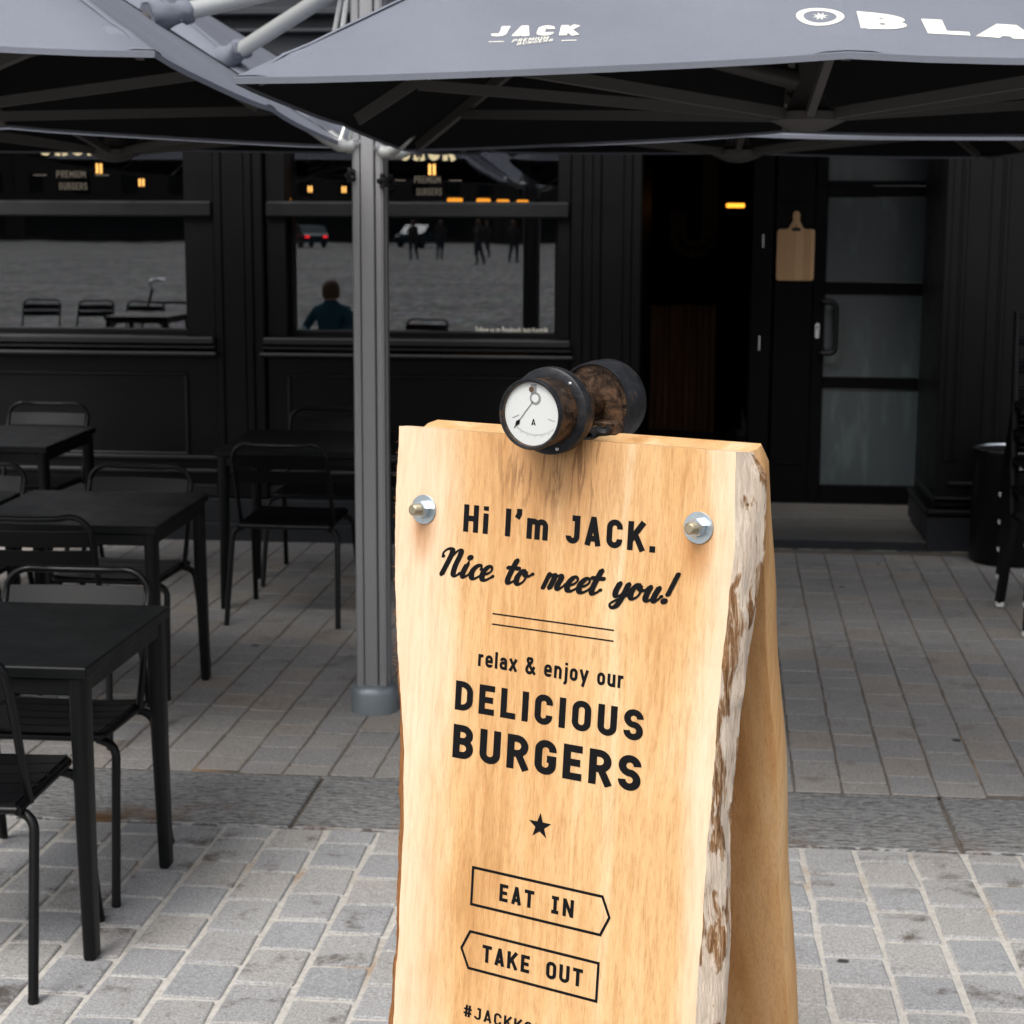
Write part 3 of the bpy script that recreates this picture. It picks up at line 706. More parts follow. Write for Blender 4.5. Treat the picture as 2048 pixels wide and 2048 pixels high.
# window lettering film
def wtext(px0, px1, base_px, capx, win, s='JACK'):
    a = P(px0, base_px, YG); b = P(px1, base_px, YG); H = capx*YG/FPX
    lay(fit_text(s, a.x, b.x, a.z, H, .25, .16), lambda x, y: (x, YG-.0025, y), 'lettering', 'cream_gold', win, True)
    cx = (a.x+b.x)/2; wd = b.x-a.x; z = a.z
    lay(fit_text('PREMIUM', cx-wd*.24, cx+wd*.24, z-H*1.05, H*.34, .16), lambda x, y: (x, YG-.0025, y), 'small_lettering', 'film_dim', win, True)
    lay(fit_text('BURGERS', cx-wd*.20, cx+wd*.26, z-H*1.62, H*.34, .16), lambda x, y: (x, YG-.0025, y), 'small_lettering', 'film_dim', win, True)
    for s_ in (-1, 1): lay([[(cx+s_*wd*.62, z-H*.95), (cx+s_*wd*.40, z-H*.95), (cx+s_*wd*.40, z-H*.90), (cx+s_*wd*.62, z-H*.90)]], lambda x, y: (x, YG-.0025, y), 'dash', 'film_dim', win, True)
wtext(80, 202, 311, 42, w1); wtext(800, 910, 321, 42, w2)
a = P(951, 663, YG); b = P(1096, 667, YG)
font_mesh('Follow us on Facebook: Jack Kortrijk', .036, lambda x, y: (a.x+(b.x-a.x)*x, YG-.002, a.z+y), 'small_lettering', 'cream', w2)

# ================================================================== things at the entrance and inside
bpt = P(1589, 500, YD-.01)
CB = thing('cutting_board', (P(1589, 561, YD).x, YD-.002, P(1589, 561, YD).z), 'pale bamboo cutting board hung on the black panel beside the door', 'cutting board')
hw = .112; Hb = P(1589, 458, YD).z-P(1589, 561, YD).z; Ht = P(1589, 422, YD).z-P(1589, 561, YD).z
out = fillet([(-hw,0,.018),(hw,0,.018),(hw,Hb,.018),(.045,Hb,.03),(.019,Hb+.05,.02),(.021,Ht-.012,.02),(0,Ht+.004,.016),(-.021,Ht-.012,.02),(-.019,Hb+.05,.02),(-.045,Hb,.03),(-hw,Hb,.018)], True, 4)
mb = MB(); mb.prism([tuple(p) for p in out], lambda x, y: (x, -.019, y), lambda x, y: (x, -.001, y)); mb.build('board', 'board', CB)
mb = MB(); mb.box(-.026, .026, -.026, -.0192, Hb-.012, Hb+.008, .003); mb.tube([(0, -.0225, Hb+.006), (-.006, -.03, Hb+.022), (.006, -.03, Hb+.022), (0, -.0225, Hb+.006)], .0018, 6); mb.build('clip', 'rubber', CB)
def pendant(px, py, Y, hgt, wd, label, kind='bulb'):
    p = P(px, py, Y); t = thing('pendant_lamp', (p.x, p.y, p.z), label, 'lamp', 'warm lamps hanging inside the restaurant')
    mb = MB()
    if kind == 'bulb':
        for s_ in (-1, 1): mb.tube([(s_*wd*.28, 0, -hgt/2), (s_*wd*.28, 0, hgt/2)], wd*.17, 8)
        mb.build('bulb', 'bulb', t)
        g = MB(); g.lathe([(wd*.25, hgt*.5), (wd*.3, hgt*.62), (wd*.22, hgt*1.0), (.004, hgt*1.1), (.004, 3.0-p.z)], 12); g.build('socket_and_cord', 'rubber', t)
    else:
        mb.box(-wd/2, wd/2, -.02, .02, -hgt/2, hgt/2, .008); mb.build('element', 'heat', t)
        g = MB(); g.box(-wd*.6, wd*.6, -.05, .05, hgt*.52, hgt*1.3, .006)
        for s_ in (-.4, .4): g.box(s_*wd-.004, s_*wd+.004, -.004, .004, hgt*1.25, 3.0-p.z)
        g.build('housing', 'rubber', t)
for px, py, Y, h_, w_, lb in ((198, 337, 11.2, .062, .045, 'largest warm twin-tube bulb behind the upper pane of the left window'), (283, 365, 13.5, .055, .05, 'small warm bulb deeper inside, in the right half of the left window'),
        (620, 378, 14.5, .05, .04, 'small warm bulb inside, left of the grey mast in the middle window'), (688, 379, 14.5, .05, .04, 'small warm bulb inside, right beside the left edge of the grey mast'), (864, 339, 11.2, .066, .05, 'warm twin-tube bulb below the window lettering right of the grey mast')):
    pendant(px, py, Y, h_, w_, lb)
for (px, py, w_), lb in zip(((910, 401, .11), (967, 402, .10), (1006, 404, .09), (1045, 405, .085)), ('first orange heat lamp from the mast above the transom', 'second orange heat lamp from the mast above the transom', 'third orange heat lamp from the mast above the transom', 'rightmost orange heat lamp above the transom of the middle window')):
    pendant(px, py, 13.0, .036, w_, lb, 'heat')
pendant(1471, 411, 13.8, .032, .14, 'lone orange lamp glowing in the dark open entrance', 'heat')
# bar counter clad in planks, marquee letter
ct = P(1365, 845, 14.6); CT = thing('bar_counter', (ct.x, 14.6, .14), 'dim bar counter clad in old brown planks inside the dark entrance', 'counter', rz=R(-28))
random.seed(3); mb = MB()
xx = -.30
while xx < .30:
    wv = random.uniform(.05, .085); m2 = MB(); m2.box(xx, min(xx+wv, .30)-.004, -.03+random.uniform(-.006, .006), 0, .0, 1.04+random.uniform(-.03, .0), .003); m2.build('plank', 'planks', CT); xx += wv
mb.box(-.36, .36, -.06, .55, 1.045, 1.09, .006); mb.build('worktop', 'inner', CT); mb = MB(); mb.box(-.29, .29, .001, .5, .0, 1.04, .003); mb.build('carcass', 'inner', CT)
J0 = P(1388, 512, 16.9); MJ = thing('marquee_letter', (J0.x, 17.1, J0.z-.0), 'large dark metal letter J with bulb sockets on the inner back wall', 'letter')
kx = 16.9/FPX; jp = fillet([(30*kx, 1.05), (30*kx, .0+.05, .17), (-32*kx, .05, .17), (-32*kx, .42)], False, 8)
mb = MB()
for q in stroke2d(jp, .16): mb.prism([tuple(v) for v in q], lambda x, y: (x, 0, y), lambda x, y: (x, .38, y))
mb.build('letter_body', 'rust', MJ)
for i in range(0, len(jp), 3):
    g = MB(); g.lathe([(.03, 0), (.03, .03), (.012, .05)], 10, Matrix.Translation((jp[i].x, 0, jp[i].y)) @ Matrix.Rotation(R(90), 4, 'X')); g.build('bulb_socket', 'rust', MJ)
# litter bin
bz = gz(9.4); BIN = thing('litter_bin', (1.735, 9.42, bz), 'black cylindrical litter bin in front of the right pilaster', 'bin')
mb = MB(); mb.lathe([(.195, 0), (.205, .02), (.200, .56), (.206, .575), (.206, .592), (.196, .592), (.19, .55), (.185, .05)], 36); mb.build('body', 'chair', BIN, 40)
mb = MB(); mb.lathe([(.197, .585), (.207, .598), (.197, .600), (.193, .59)], 36, caps=False); mb.build('rim', 'steel', BIN, 40)
mb = MB(); mb.box(-.03, .03, -.214, -.198, .50, .575, .004); mb.build('latch', 'steel', BIN)

# ================================================================== parasols on one mast
def bar(mb, p0, p1, w_, h_, mi=0):
    p0, p1 = Vector(p0), Vector(p1); t = (p1-p0).normalized(); s_ = t.cross(Vector((0, 0, 1)))
    s_ = s_.normalized() if s_.length > 1e-3 else Vector((1, 0, 0)); u = s_.cross(t)
    vs = [p+s_*a*w_/2+u*b*h_/2 for p in (p0, p1) for a, b in ((-1,-1), (1,-1), (1,1), (-1,1))]
    mb.add(vs, [(0,1,2,3), (4,7,6,5), (0,4,5,1), (1,5,6,2), (2,6,7,3), (3,7,4,0)], mi)
MX, MY = -1.126, 6.39
mast = thing('parasol_mast', (MX, MY, gz(MY)), 'grey fluted aluminium mast carrying four parasols, standing left of the wooden sign', 'mast')
mb = MB(); H1 = 2.95
for k in range(4):
    A = Matrix.Rotation(R(90*k), 4, 'Z')
    pr_ = [(-.0245, -.029), (.0245, -.029), (.0248, -.058), (.021, -.0625), (0, -.0645), (-.021, -.0625), (-.0248, -.058)]
    mb.prism(pr_, lambda x, y: A @ Vector((x, y, .05)), lambda x, y: A @ Vector((x, y, H1)))
    pr_ = [(.0290, -.0290), (.0290, -.054), (.046, -.0575), (.0560, -.0530), (.0575, -.046), (.054, -.0290)]
    mb.prism(pr_, lambda x, y: A @ Vector((x, y, .05)), lambda x, y: A @ Vector((x, y, H1)))
mb.build('post', 'alu', mast, 35)
mb = MB(); mb.box(-.030, .030, -.030, .030, .05, H1); mb.build('groove_shade_core', 'rubber', mast)  # black core added to paint the shade inside the mast grooves
mb = MB(); mb.lathe([(.088, 0), (.0885, .075), (.085, .094), (.076, .107), (.06, .112), (.05, .112)], 40); mb.build('base_collar', 'collar', mast, 50)
mb = MB(); mb.lathe([(.075, 2.60), (.085, 2.62), (.085, 2.78), (.075, 2.80), (.05, 2.80)], 24); mb.build('head', 'alu_light', mast, 40)
CORN = {}
for sx in (-1, 1):
    for sy in (-1, 1):
        d = Vector((sx, sy, 0)).normalized(); zc = 2.105+(.02 if sx < 0 else 0)-gz(MY)
        g = MB(); q = lambda r_, z: d*r_+Vector((0, 0, z))
        g.tube([q(.05, zc-.02), q(.09, zc-.035), q(.13, zc-.035), q(.19, zc-.01), q(.25, zc+.02)], [.018, .021, .021, .019, .016], 10)
        g.tube([q(.058, zc+.09), q(.10, zc+.05), q(.13, zc-.02)], .008, 8); g.tube([q(.055, zc+.10), q(.055, zc-.12)], .011, 8)
        b_ = g.build('bracket', 'alu_light', mast, 45)
        g = MB(); s_ = d.cross(Vector((0, 0, 1)))
        g.tube([q(.075, zc-.02)-s_*.032, q(.075, zc-.02)+s_*.032], .009, 8); g.build('pin', 'steel', b_, 45)
        g = MB(); kz = zc-.135
        for k in range(5):
            a = 2*math.pi*k/5; g.tube([q(.085, kz), q(.085, kz)+s_*.026*math.cos(a)+Vector((0, 0, .026*math.sin(a)))], [.013, .009], 8)
        g.tube([q(.05, kz), q(.10, kz)], .010, 8); g.build('star_knob', 'rubber', b_, 45)
        CORN[(sx, sy)] = Vector((MX, MY, gz(MY)))+q(.24, zc+.02)
ZA, ZH = 2.98, 2.12
def parasol(x0, x1, y0, y1, sx, sy, label, ZE):
    cx, cy = (x0+x1)/2, (y0+y1)/2; hx, hy = (x1-x0)/2, (y1-y0)/2
    t = thing('parasol', (cx, cy, ZH), label, 'parasol', 'four square slate grey parasols on the mast')
    per = [(-1,-1), (0,-1), (1,-1), (1,0), (1,1), (0,1), (-1,1), (-1,0)]
    def edge(i, s_):
        a, b = per[i % 8], per[(i+1) % 8]
        ez = lambda p: ZE[per.index(p)]
        x = a[0]+(b[0]-a[0])*s_; y = a[1]+(b[1]-a[1])*s_
        bow = .004*math.sin(math.pi*s_)                     # hem pulled in between the rib ends
        mx = 0 if abs(a[0]) == 1 and a[0] == b[0] else 1
        return Vector((x*hx*(1-(bow if not mx else 0)), y*hy*(1-(bow if mx else 0)), ez(a)+(ez(b)-ez(a))*s_-.003*math.sin(math.pi*s_)))
    NS, NR = 8, 12
    def surf(i, s_, r_, dz=0):
        e = edge(i, s_); p = Vector((e.x*r_, e.y*r_, ZA+(e.z-ZA)*r_))
        p.z -= .004*math.sin(math.pi*s_)*math.sin(math.pi*min(1, r_))
        near = math.exp(-((min(s_, 1-s_))/.10)**2)*max(0, (r_-.82)/.18)
        p.z += near*.006*math.sin(r_*70)+.0025*noise.noise(Vector((e.x*1.7+cx, e.y*1.7+cy, r_*3)))
        p.z += dz; return p-Vector((0, 0, ZH))
    for nm, mt, dz, hem in (('canopy', 'fabric', 0, True), ('shaded_underside', 'shaded_underside', -.006, False)):  # second skin is added to carry the underside's shade as dark colour
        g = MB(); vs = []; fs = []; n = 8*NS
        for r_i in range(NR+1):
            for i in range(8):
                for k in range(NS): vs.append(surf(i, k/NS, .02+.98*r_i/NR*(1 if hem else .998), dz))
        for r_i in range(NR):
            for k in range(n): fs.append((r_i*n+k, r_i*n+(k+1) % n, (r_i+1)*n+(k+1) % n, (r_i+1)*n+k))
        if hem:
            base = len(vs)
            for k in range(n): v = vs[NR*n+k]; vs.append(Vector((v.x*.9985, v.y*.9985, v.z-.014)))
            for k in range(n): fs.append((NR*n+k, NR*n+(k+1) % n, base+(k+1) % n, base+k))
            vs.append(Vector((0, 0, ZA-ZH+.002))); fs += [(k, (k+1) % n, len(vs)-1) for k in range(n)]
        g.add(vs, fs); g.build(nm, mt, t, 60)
    for i in range(8):                                       # sewn rib pockets and seams
        g = MB(); vs = []; na, nb = 7, 6; flat = i % 2 == 1
        for a in range(na):
            s_ = -.055+.11*a/(na-1)
            for b in range(nb):
                r_ = .9985-.085*b/(nb-1)*(1 if abs(s_) < .04 else .8)
                p = surf((i-1) % 8, 1+s_, r_, .0035) if s_ < 0 else surf(i, s_, r_, .0035)
                p.z += .0045*noise.noise(Vector((a*1.3+i, b*1.1, cx)))*(1 if 0 < a < na-1 and 0 < b < nb-1 else 0)-(.0030 if a in (0, na-1) or b == nb-1 else 0); vs.append(p)
        g.add(vs, [(a*nb+b, a*nb+b+1, (a+1)*nb+b+1, (a+1)*nb+b) for a in range(na-1) for b in range(nb-1)]); g.build('rib_pocket', 'fabric', t, 60)
        g = MB(); vs = []
        for k in range(25):
            r_ = .03+.94*k/24; e = edge(i, 0); tn = Vector((-e.y, e.x, 0)).normalized(); c_ = surf(i, 0, r_)
            vs += [c_-tn*.011+Vector((0, 0, .0002)), c_+Vector((0, 0, .0034)), c_+tn*.011+Vector((0, 0, .0002))]
        g.add(vs, [(3*k+j, 3*k+j+1, 3*k+j+4, 3*k+j+3) for k in range(24) for j in (0, 1)]); g.build('seam', 'fabric', t, 60)
    hub = Vector((0, 0, 0))
    for i in range(8):
        e = edge(i, 0)-Vector((0, 0, ZH)); ap = Vector((0, 0, ZA-ZH-.05)); e2 = Vector((0, 0, ZA-ZH-.03)).lerp(e, .965)+Vector((0, 0, -.022))
        g = MB(); bar(g, ap, Vector((e2.x, e2.y, e2.z)), .020, .034); rb = g.build('rib', 'rib', t)
        mid = ap.lerp(e2, .86)-Vector((0, 0, .015)); h0 = Vector((e.x, e.y, 0)).normalized()*.07
        g = MB(); bar(g, h0+Vector((0, 0, .01)), mid, .022, .030); g.build('strut', 'rib', rb)
    g = MB(); g.lathe([(.02, -.035), (.05, -.03), (.105, -.005), (.105, .018), (.06, .03), (.03, .10), (.022, ZA-ZH-.02)], 24); g.build('hub', 'rib', t, 40)
    # arm from the mast head through the canopy down to the hub
    a0 = Vector((MX-cx, MY-cy, 2.69+gz(MY)-ZH)); a1 = Vector((0, 0, .10)); g = MB(); a0 = a0+(a1-a0).normalized()*.05; arm = None
    best = None
    for k in range(1, 100):
        p = a0.lerp(a1, k/100); rel = max(abs(p.x)/hx, abs(p.y)/hy); zs = ZA-ZH+(2.15-ZA)*rel
        if p.z > 0 and zs > p.z: best = p; break
    cut = best if best is not None else a1
    g.tube([a0, cut], .031, 14); g.build('arm', 'alu_light', t, 40)
    g = MB(); g.tube([cut+(a1-a0).normalized()*.002, a1], .029, 14); g.build('shaded_lower_arm', 'rib', t, 40)  # same arm, darker colour stands in for shade below the canopy
    if best is not None:
        ax = (a0-a1).normalized(); g = MB(); random.seed(4)
        pts = [best+ax*s_ for s_ in (-.035, -.015, .01, .045, .075, .095, .115)]
        g.tube(pts, [.058, .052, .044, .038, .034, .043, .034], 14); me_o = g.build('sleeve', 'fabric', t, 50)
        for v in me_o.data.vertices: v.co += Vector((noise.noise(v.co*37), noise.noise(v.co*37+Vector((5,0,0))), noise.noise(v.co*37+Vector((0,9,0)))))*.016
    return t, surf, (cx, cy)
FR, frs, frc = parasol(-1.00, 1.68, 3.95, 6.44, 1, -1, 'front right parasol with cream lettering, filling the top right of the picture', [2.137, 2.187, 2.16, 2.155, 2.14, 2.15, 2.085, 2.112])
parasol(-3.72, -1.215, 4.08, 6.42, -1, -1, 'front left parasol without visible lettering, cut by the left edge of the picture', [2.22, 2.275, 2.207, 2.155, 2.10, 2.17, 2.15, 2.2])
parasol(-1.03, 1.47, 6.62, 9.10, 1, 1, 'rear right parasol half hidden below the lettered one, over the entrance', [2.097, 2.147, 2.14, 2.145, 2.158, 2.18, 2.185, 2.13])
parasol(-3.80, -1.28, 6.62, 9.12, -1, 1, 'rear left parasol over the tables by the left window', [2.165, 2.175, 2.107, 2.13, 2.185, 2.19, 2.185, 2.17])
# light guy rods between mast head and canopies
for q0, q1 in (((MX-.05, MY-.03, 2.80), (MX-.14, MY-.05, 2.36)), ((MX-.04, MY-.04, 2.80), (MX-.10, MY-.07, 2.37)), ((MX+.16, MY-.05, 2.62), (MX+.13, MY-.06, 2.45))):
    g = MB(); g.tube([q0, q1], .010, 8); g.build('stay_rod', 'alu_light', mast, 40, True)
# printing on the front slope of the lettered parasol
from mathutils.bvhtree import BVHTree
cloth = [c for c in FR.children if c.name.startswith('canopy')][0]
BV = BVHTree.FromPolygons([v.co+FR.location for v in cloth.data.vertices], [tuple(p.vertices) for p in cloth.data.polygons])
def slope_pt(px, py, lift):
    h = BV.ray_cast(CP, ray(px, py).normalized()); n = h[1] if h[1].z > 0 else -h[1]
    return h[0]+n*(.0013+lift)
def pxquad(polys, bl, br, tl, tr):
    bl, br, tl, tr = map(Vector, (bl, br, tl, tr))
    return [[tuple((bl*(1-x)+br*x)*(1-y)+(tl*(1-x)+tr*x)*y) for x, y in q] for q in polys]
put = lambda polys, name: lay(polys, lambda x, y, l: slope_pt(x, y, l), name, 'cream', FR, True, 1e-5)
put(pxquad(fit_text('JACK', 0, 1, 0, 1, .27, .20), (979, 74), (1155, 71.5), (992, 53.5), (1158, 51.5)), 'lettering')
put(pxquad(fit_text('PREMIUM', 0, 1, 0, 1, .15, .24), (1023, 86), (1096, 80), (1028, 79.5), (1098, 74)), 'small_lettering')
put(pxquad(fit_text('BURGERS', 0, 1, 0, 1, .15, .24), (1033, 91.5), (1105, 84.5), (1037, 86), (1107, 79.5)), 'small_lettering')
put([[(978, 85.0), (1008, 84.6), (1008, 83.2), (978, 83.6)]], 'dash'); put([[(1123, 83.0), (1153, 81.8), (1153, 80.4), (1123, 81.6)]], 'dash')
ring = []
for k in range(40):
    a0, a1 = 2*math.pi*k/40, 2*math.pi*(k+1)/40
    wv = lambda a: 1+.035*math.sin(3*a+.6)
    f_ = lambda a, r_: (1639.5+48*r_*wv(a)*math.cos(a), 34.5-17.5*r_*wv(a)*math.sin(a)+.02*48*math.cos(a))
    ring.append([f_(a0, 1), f_(a1, 1), f_(a1, .70), f_(a0, .70)])
put(ring, 'emblem_ring')
put([[(1640.5, 33.5), *[(1640.5+17*(1 if j == 1 else .36)*math.cos(a+(j-1)*.39), 33.5-8*(1 if j == 1 else .36)*math.sin(a+(j-1)*.39)) for j in (0, 1, 2)]] for a in [2*math.pi*k/8+.3 for k in range(8)]], 'emblem_star')
put(pxquad(fit_text('B', 0, 1, 0, 1, .26), (1722, 58), (1814, 61), (1713, 23.5), (1812, 33)), 'lettering')
put(pxquad(fit_text('L', 0, 1, 0, 1, .24), (1856, 67.5), (1941, 72), (1842, 38.5), (1928, 43)), 'lettering')
put(pxquad(fit_text('A', 0, 1, 0, 1, .24), (1950, 73.5), (2075, 80), (1958, 47), (2068, 54)), 'lettering')

# ================================================================== tables and chairs
def make_table(label):
    t = thing('cafe_table', (0, 0, 0), label, 'table', 'black square tables on the terrace'); S2 = .355
    mb = MB(); mb.box(-S2, S2, -S2, S2, .718, .748, .0035); mb.build('tabletop', 'table', t)
    mb = MB(); a = S2-.022
    for s_ in (-1, 1): mb.box(-a, a, s_*a-.008, s_*a+.008, .675, .717, .003); mb.box(s_*a-.008, s_*a+.008, -a+.009, a-.009, .675, .717, .003)
    mb.build('apron', 'table', t)
    for sx in (-1, 1):
        for sy in (-1, 1):
            mb = MB(); prof = fillet([(-.019,-.033,.014),(.019,-.033,.014),(.019,.033,.014),(-.019,.033,.014)], True, 3)
            x, y = sx*(S2-.032), sy*(S2-.044)
            n = len(prof); vs = []
            for z, k, o_ in ((.718, 1.12, 0), (.35, 1.0, .004), (.006, .84, .010)):
                vs += [(x+sx*o_+p.x*k, y+sy*o_+p.y*k, z) for p in prof]
            fs = [(r_*n+i, r_*n+(i+1) % n, (r_+1)*n+(i+1) % n, (r_+1)*n+i) for r_ in range(2) for i in range(n)]+[tuple(range(n)), tuple(2*n+i for i in range(n))]
            mb.add(vs, fs); L_ = mb.build('leg', 'table', t, 45)
            g = MB(); g.box(x+sx*.010-.012, x+sx*.010+.012, y+sy*.010-.024, y+sy*.010+.024, -.001, .0055, .002); g.build('glide', 'rubber', L_)
    return t
def make_chair(label):
    t = thing('cafe_chair', (0, 0, 0), label, 'chair', 'black slatted metal chairs on the terrace')
    xw = .212
    def bow(x): return -.020*(1-(x/xw)**2)
    mb = MB(); pts = [(-xw, -.115, .44), (-xw, -.150, .52), (-xw, -.222, .725)]
    arc = lambda s_: [(s_*(xw-.072+.072*math.cos(R(a))), -.236-.006*math.sin(R(a)), .752+.070*math.sin(R(a))) for a in range(0, 91, 18)]
    L_ = arc(-1); Rr = arc(1)
    top = [(x, -.246+bow(x)+.004, .8225+(-.006*(1-(x/xw)**2))) for x in [xw*k/6-0 for k in range(-3, 4)]]
    pts += L_+top+Rr[::-1]+[(xw, -.222, .725), (xw, -.150, .52), (xw, -.115, .44)]
    mb.tube(pts, .0105, 10); mb.build('back_frame', 'chair', t, 50)
    for z0, z1 in ((.712, .772), (.640, .700)):
        mb = MB(); vs = []; n = 10
        for k in range(n+1):
            x = -(xw-.013)+2*(xw-.013)*k/n
            for z in (z0, z1):
                y = -.115-.110*(z-.44)/.305+bow(x)
                vs += [(x, y-.0035, z), (x, y+.0035, z)]
        fs = []
        for k in range(n):
            a, b = 4*k, 4*k+4; fs += [(a, b, b+2, a+2), (a+1, a+3, b+3, b+1), (a+2, b+2, b+3, a+3), (a, a+1, b+1, b)]
        fs += [(0, 2, 3, 1), (4*n, 4*n+1, 4*n+3, 4*n+2)]
        mb.add(vs, fs); mb.build('back_slat', 'chair', t, 30)
    mb = MB(); mb.tube(fil3([(-.205, -.185, .440), (-.205, .215, .448, .03), (.205, .215, .448, .03), (.205, -.185, .440)]), .0115, 10); mb.tube([(-.205, -.18, .440), (.205, -.18, .440)], .0105, 8); mb.build('seat_frame', 'chair', t, 50)
    for k in range(5):
        y0 = -.180+k*.079; mb = MB(); n = 6; vs = []
        for j in range(n+1):
            x = -.200+.40*j/n; dz = -.007*(1-(x/.2)**2)+.02*(y0+.18)
            vs += [(x, y0, .4505+dz), (x, y0+.071, .4520+dz), (x, y0, .4565+dz), (x, y0+.071, .4580+dz)]
        fs = []
        for j in range(n):
            a, b = 4*j, 4*j+4; fs += [(a, a+1, b+1, b), (a+2, b+2, b+3, a+3), (a, b, b+2, a+2), (a+1, a+3, b+3, b+1)]
        fs += [(0, 2, 3, 1), (4*n, 4*n+1, 4*n+3, 4*n+2)]; mb.add(vs, fs); mb.build('seat_slat', 'chair', t, 40)
    for sx in (-1, 1):
        for sy in (-1, 1):
            y = -.15 if sy < 0 else .17; ye = -.255 if sy < 0 else .265
            mb = MB(); mb.tube(fil3([(sx*.185, y, .432), (sx*.238, y+(ye-y)*.12, .418, .045), (sx*.254, ye, .006)]), .0125, 10); lg = mb.build('leg', 'chair', t, 50)
            g = MB(); g.lathe([(.0115, -.001), (.0135, .004), (.0135, .010)], 12, Matrix.Translation((sx*.254, ye, 0))); g.build('glide', 'rubber', lg, 50)
    return t
TS = math.atan(SL)
tb0 = make_table('black square table nearest the camera at the left edge, on the kerb line')
tb0.location = (-1.762, 4.375, gz(4.36)+.006)
for x, y, lb in ((-2.200, 6.42, 'black square table in the second row, its right edge in full view'), (-2.94, 6.36, 'black square table in the second row cut off by the left edge'), (-3.27, 8.26, 'black square table in the far row under the left window'), (-1.765, 8.25, 'black square table in the far row directly behind the grey mast')):
    dup(tb0, (x, y, gz(y)), 0, lb, TS)
ch0 = make_chair('black chair nearest the camera, only its right side and legs in view')
ch0.location = (-1.735, 4.02, gz(4.02)+.002); ch0.rotation_euler = (-TS, 0, R(1.5))
chairs = [(-1.735, 4.66, 180.5, 'black chair facing the camera behind the nearest table, sheen on its backrest'),
 (-2.225, 6.07, 2, 'black chair seen from behind at the second-row table, slot between its back slats'),
 (-2.18, 6.71, 178, 'black chair facing the camera behind the second-row table'),
 (-2.86, 6.70, 181, 'black chair facing the camera behind the second-row table at the left edge'),
 (-3.02, 6.10, -3, 'black chair seen from behind at the cut-off second-row table'),
 (-3.28, 8.70, 179, 'black chair against the wall behind the far-row table under the left window'),
 (-3.42, 7.86, 3, 'black chair seen from behind at the far-row table, barely inside the left edge'),
 (-1.750, 7.86, -1, 'black chair seen from behind just left of the grey mast'),
 (-1.775, 8.66, 180, 'black chair against the wall behind the mast, under the middle window'),
 (-2.55, 2.45, 12, 'black chair out of frame, mirrored low in the middle window'),
 (-5.3, .35, 4, 'black chair out of frame, rightmost of the row mirrored in the left window'), (-6.0, .2, -6, 'black chair out of frame, second of the row mirrored in the left window'),
 (-6.65, .1, 3, 'black chair out of frame, third of the row mirrored in the left window'), (-7.3, .0, -2, 'black chair out of frame, last of the row mirrored in the left window')]
for x, y, a, lb in chairs:
    rx = (TS if y > YK2 else (-TS if y > 0 else 0))*(1 if abs(a) < 90 else -1)
    dup(ch0, (x, y, gz(y)+(.0 if y > YK2 else .003)), R(a), lb, rx)
dup(tb0, (-5.7, .95, gz(.95)), R(5), 'black square table out of frame, mirrored in the left window', -TS)
# stack of chairs at the right edge
def stack_chair(label):
    t = thing('stacking_chair', (0, 0, 0), label, 'chair', 'stacked black chairs at the right edge')
    for sx in (-1, 1):
        for sy in (-1, 1):
            mb = MB(); p0 = Vector((sx*.21, sy*.205, .44)); p1 = Vector((sx*.235, sy*.28, .022)); bar(mb, p1, p0, .034, .034); lg = mb.build('leg', 'chair', t)
            g = MB(); g.box(p1.x-.018, p1.x+.018, p1.y-.018, p1.y+.018, 0, .024, .004); g.build('glide', 'white_plastic', lg)
    mb = MB(); mb.box(-.23, .23, -.22, .22, .435, .462, .012); mb.build('seat', 'chair', t)
    for s_ in (-1, 1):
        mb = MB(); mb.tube([(s_*.215, .205, .45), (s_*.220, .245, .70), (s_*.215, .285, .86)], .015, 8); mb.build('back_post', 'chair', t, 50)
    for z, y in ((.84, .283), (.74, .262), (.64, .245)):
        mb = MB(); mb.tube(smooth_line([(-.215, y, z), (-.1, y+.03, z), (.1, y+.03, z), (.215, y, z)], 4), .022, 8, sy=.5); mb.build('back_slat', 'chair', t, 50)
    return t
names = ('lowest', 'second lowest', 'middle', 'second highest', 'topmost')
s0 = stack_chair('lowest black chair of the stack at the right edge, white glides on the paving')
for k in range(5):
    lc = (1.748, 8.055+.012*k, gz(8.05)+.006+.128*k)
    if k == 0: s0.location = lc; s0.rotation_euler = (TS, 0, R(2))
    else: dup(s0, lc, R(2), names[k]+' black chair of the stack at the right edge, over the terrace paving', TS)

# ================================================================== wooden A-frame sign
PHI, TH, THR = R(26), R(5.5), R(11)
SO = Vector((-.184, 2.6, gz(2.6)))
ZP = 1.422-SO.z
SIGN = thing('wooden_sandwich_board', SO, 'tall A-frame sign of two live-edge beech slabs with black lettering', 'sign', rz=-PHI)
sp = lambda s_, v, d=0: Vector((s_, v*math.sin(TH)+d*math.cos(TH), ZP+v*math.cos(TH)-d*math.sin(TH)))
def interp(tab, v):
    for (a, x), (b, y) in zip(tab, tab[1:]):
        if a >= v >= b: return x+(y-x)*(a-v)/(a-b)
    return tab[0][1] if v > tab[0][0] else tab[-1][1]
LE = [(.09,-.287),(-.03,-.288),(-.15,-.281),(-.26,-.270),(-.34,-.258),(-.417,-.248),(-.50,-.2435),(-.576,-.241),(-.74,-.241),(-.86,-.243),(-1.1,-.262),(-1.38,-.282)]
RE = [(.09,.286),(-.045,.294),(-.19,.2865),(-.332,.284),(-.477,.282),(-.62,.281),(-.733,.280),(-1.0,.288),(-1.38,.30)]
RW = [(.09,.020),(.065,.030),(-.05,.027),(-.183,.021),(-.30,.016),(-.40,.013),(-.5,.018),(-.65,.029),(-.8,.026),(-1.38,.03)]
LW = [(.09,.006),(-.2,.010),(-.30,.020),(-.42,.031),(-.6,.030),(-.75,.026),(-.9,.030),(-1.38,.03)]
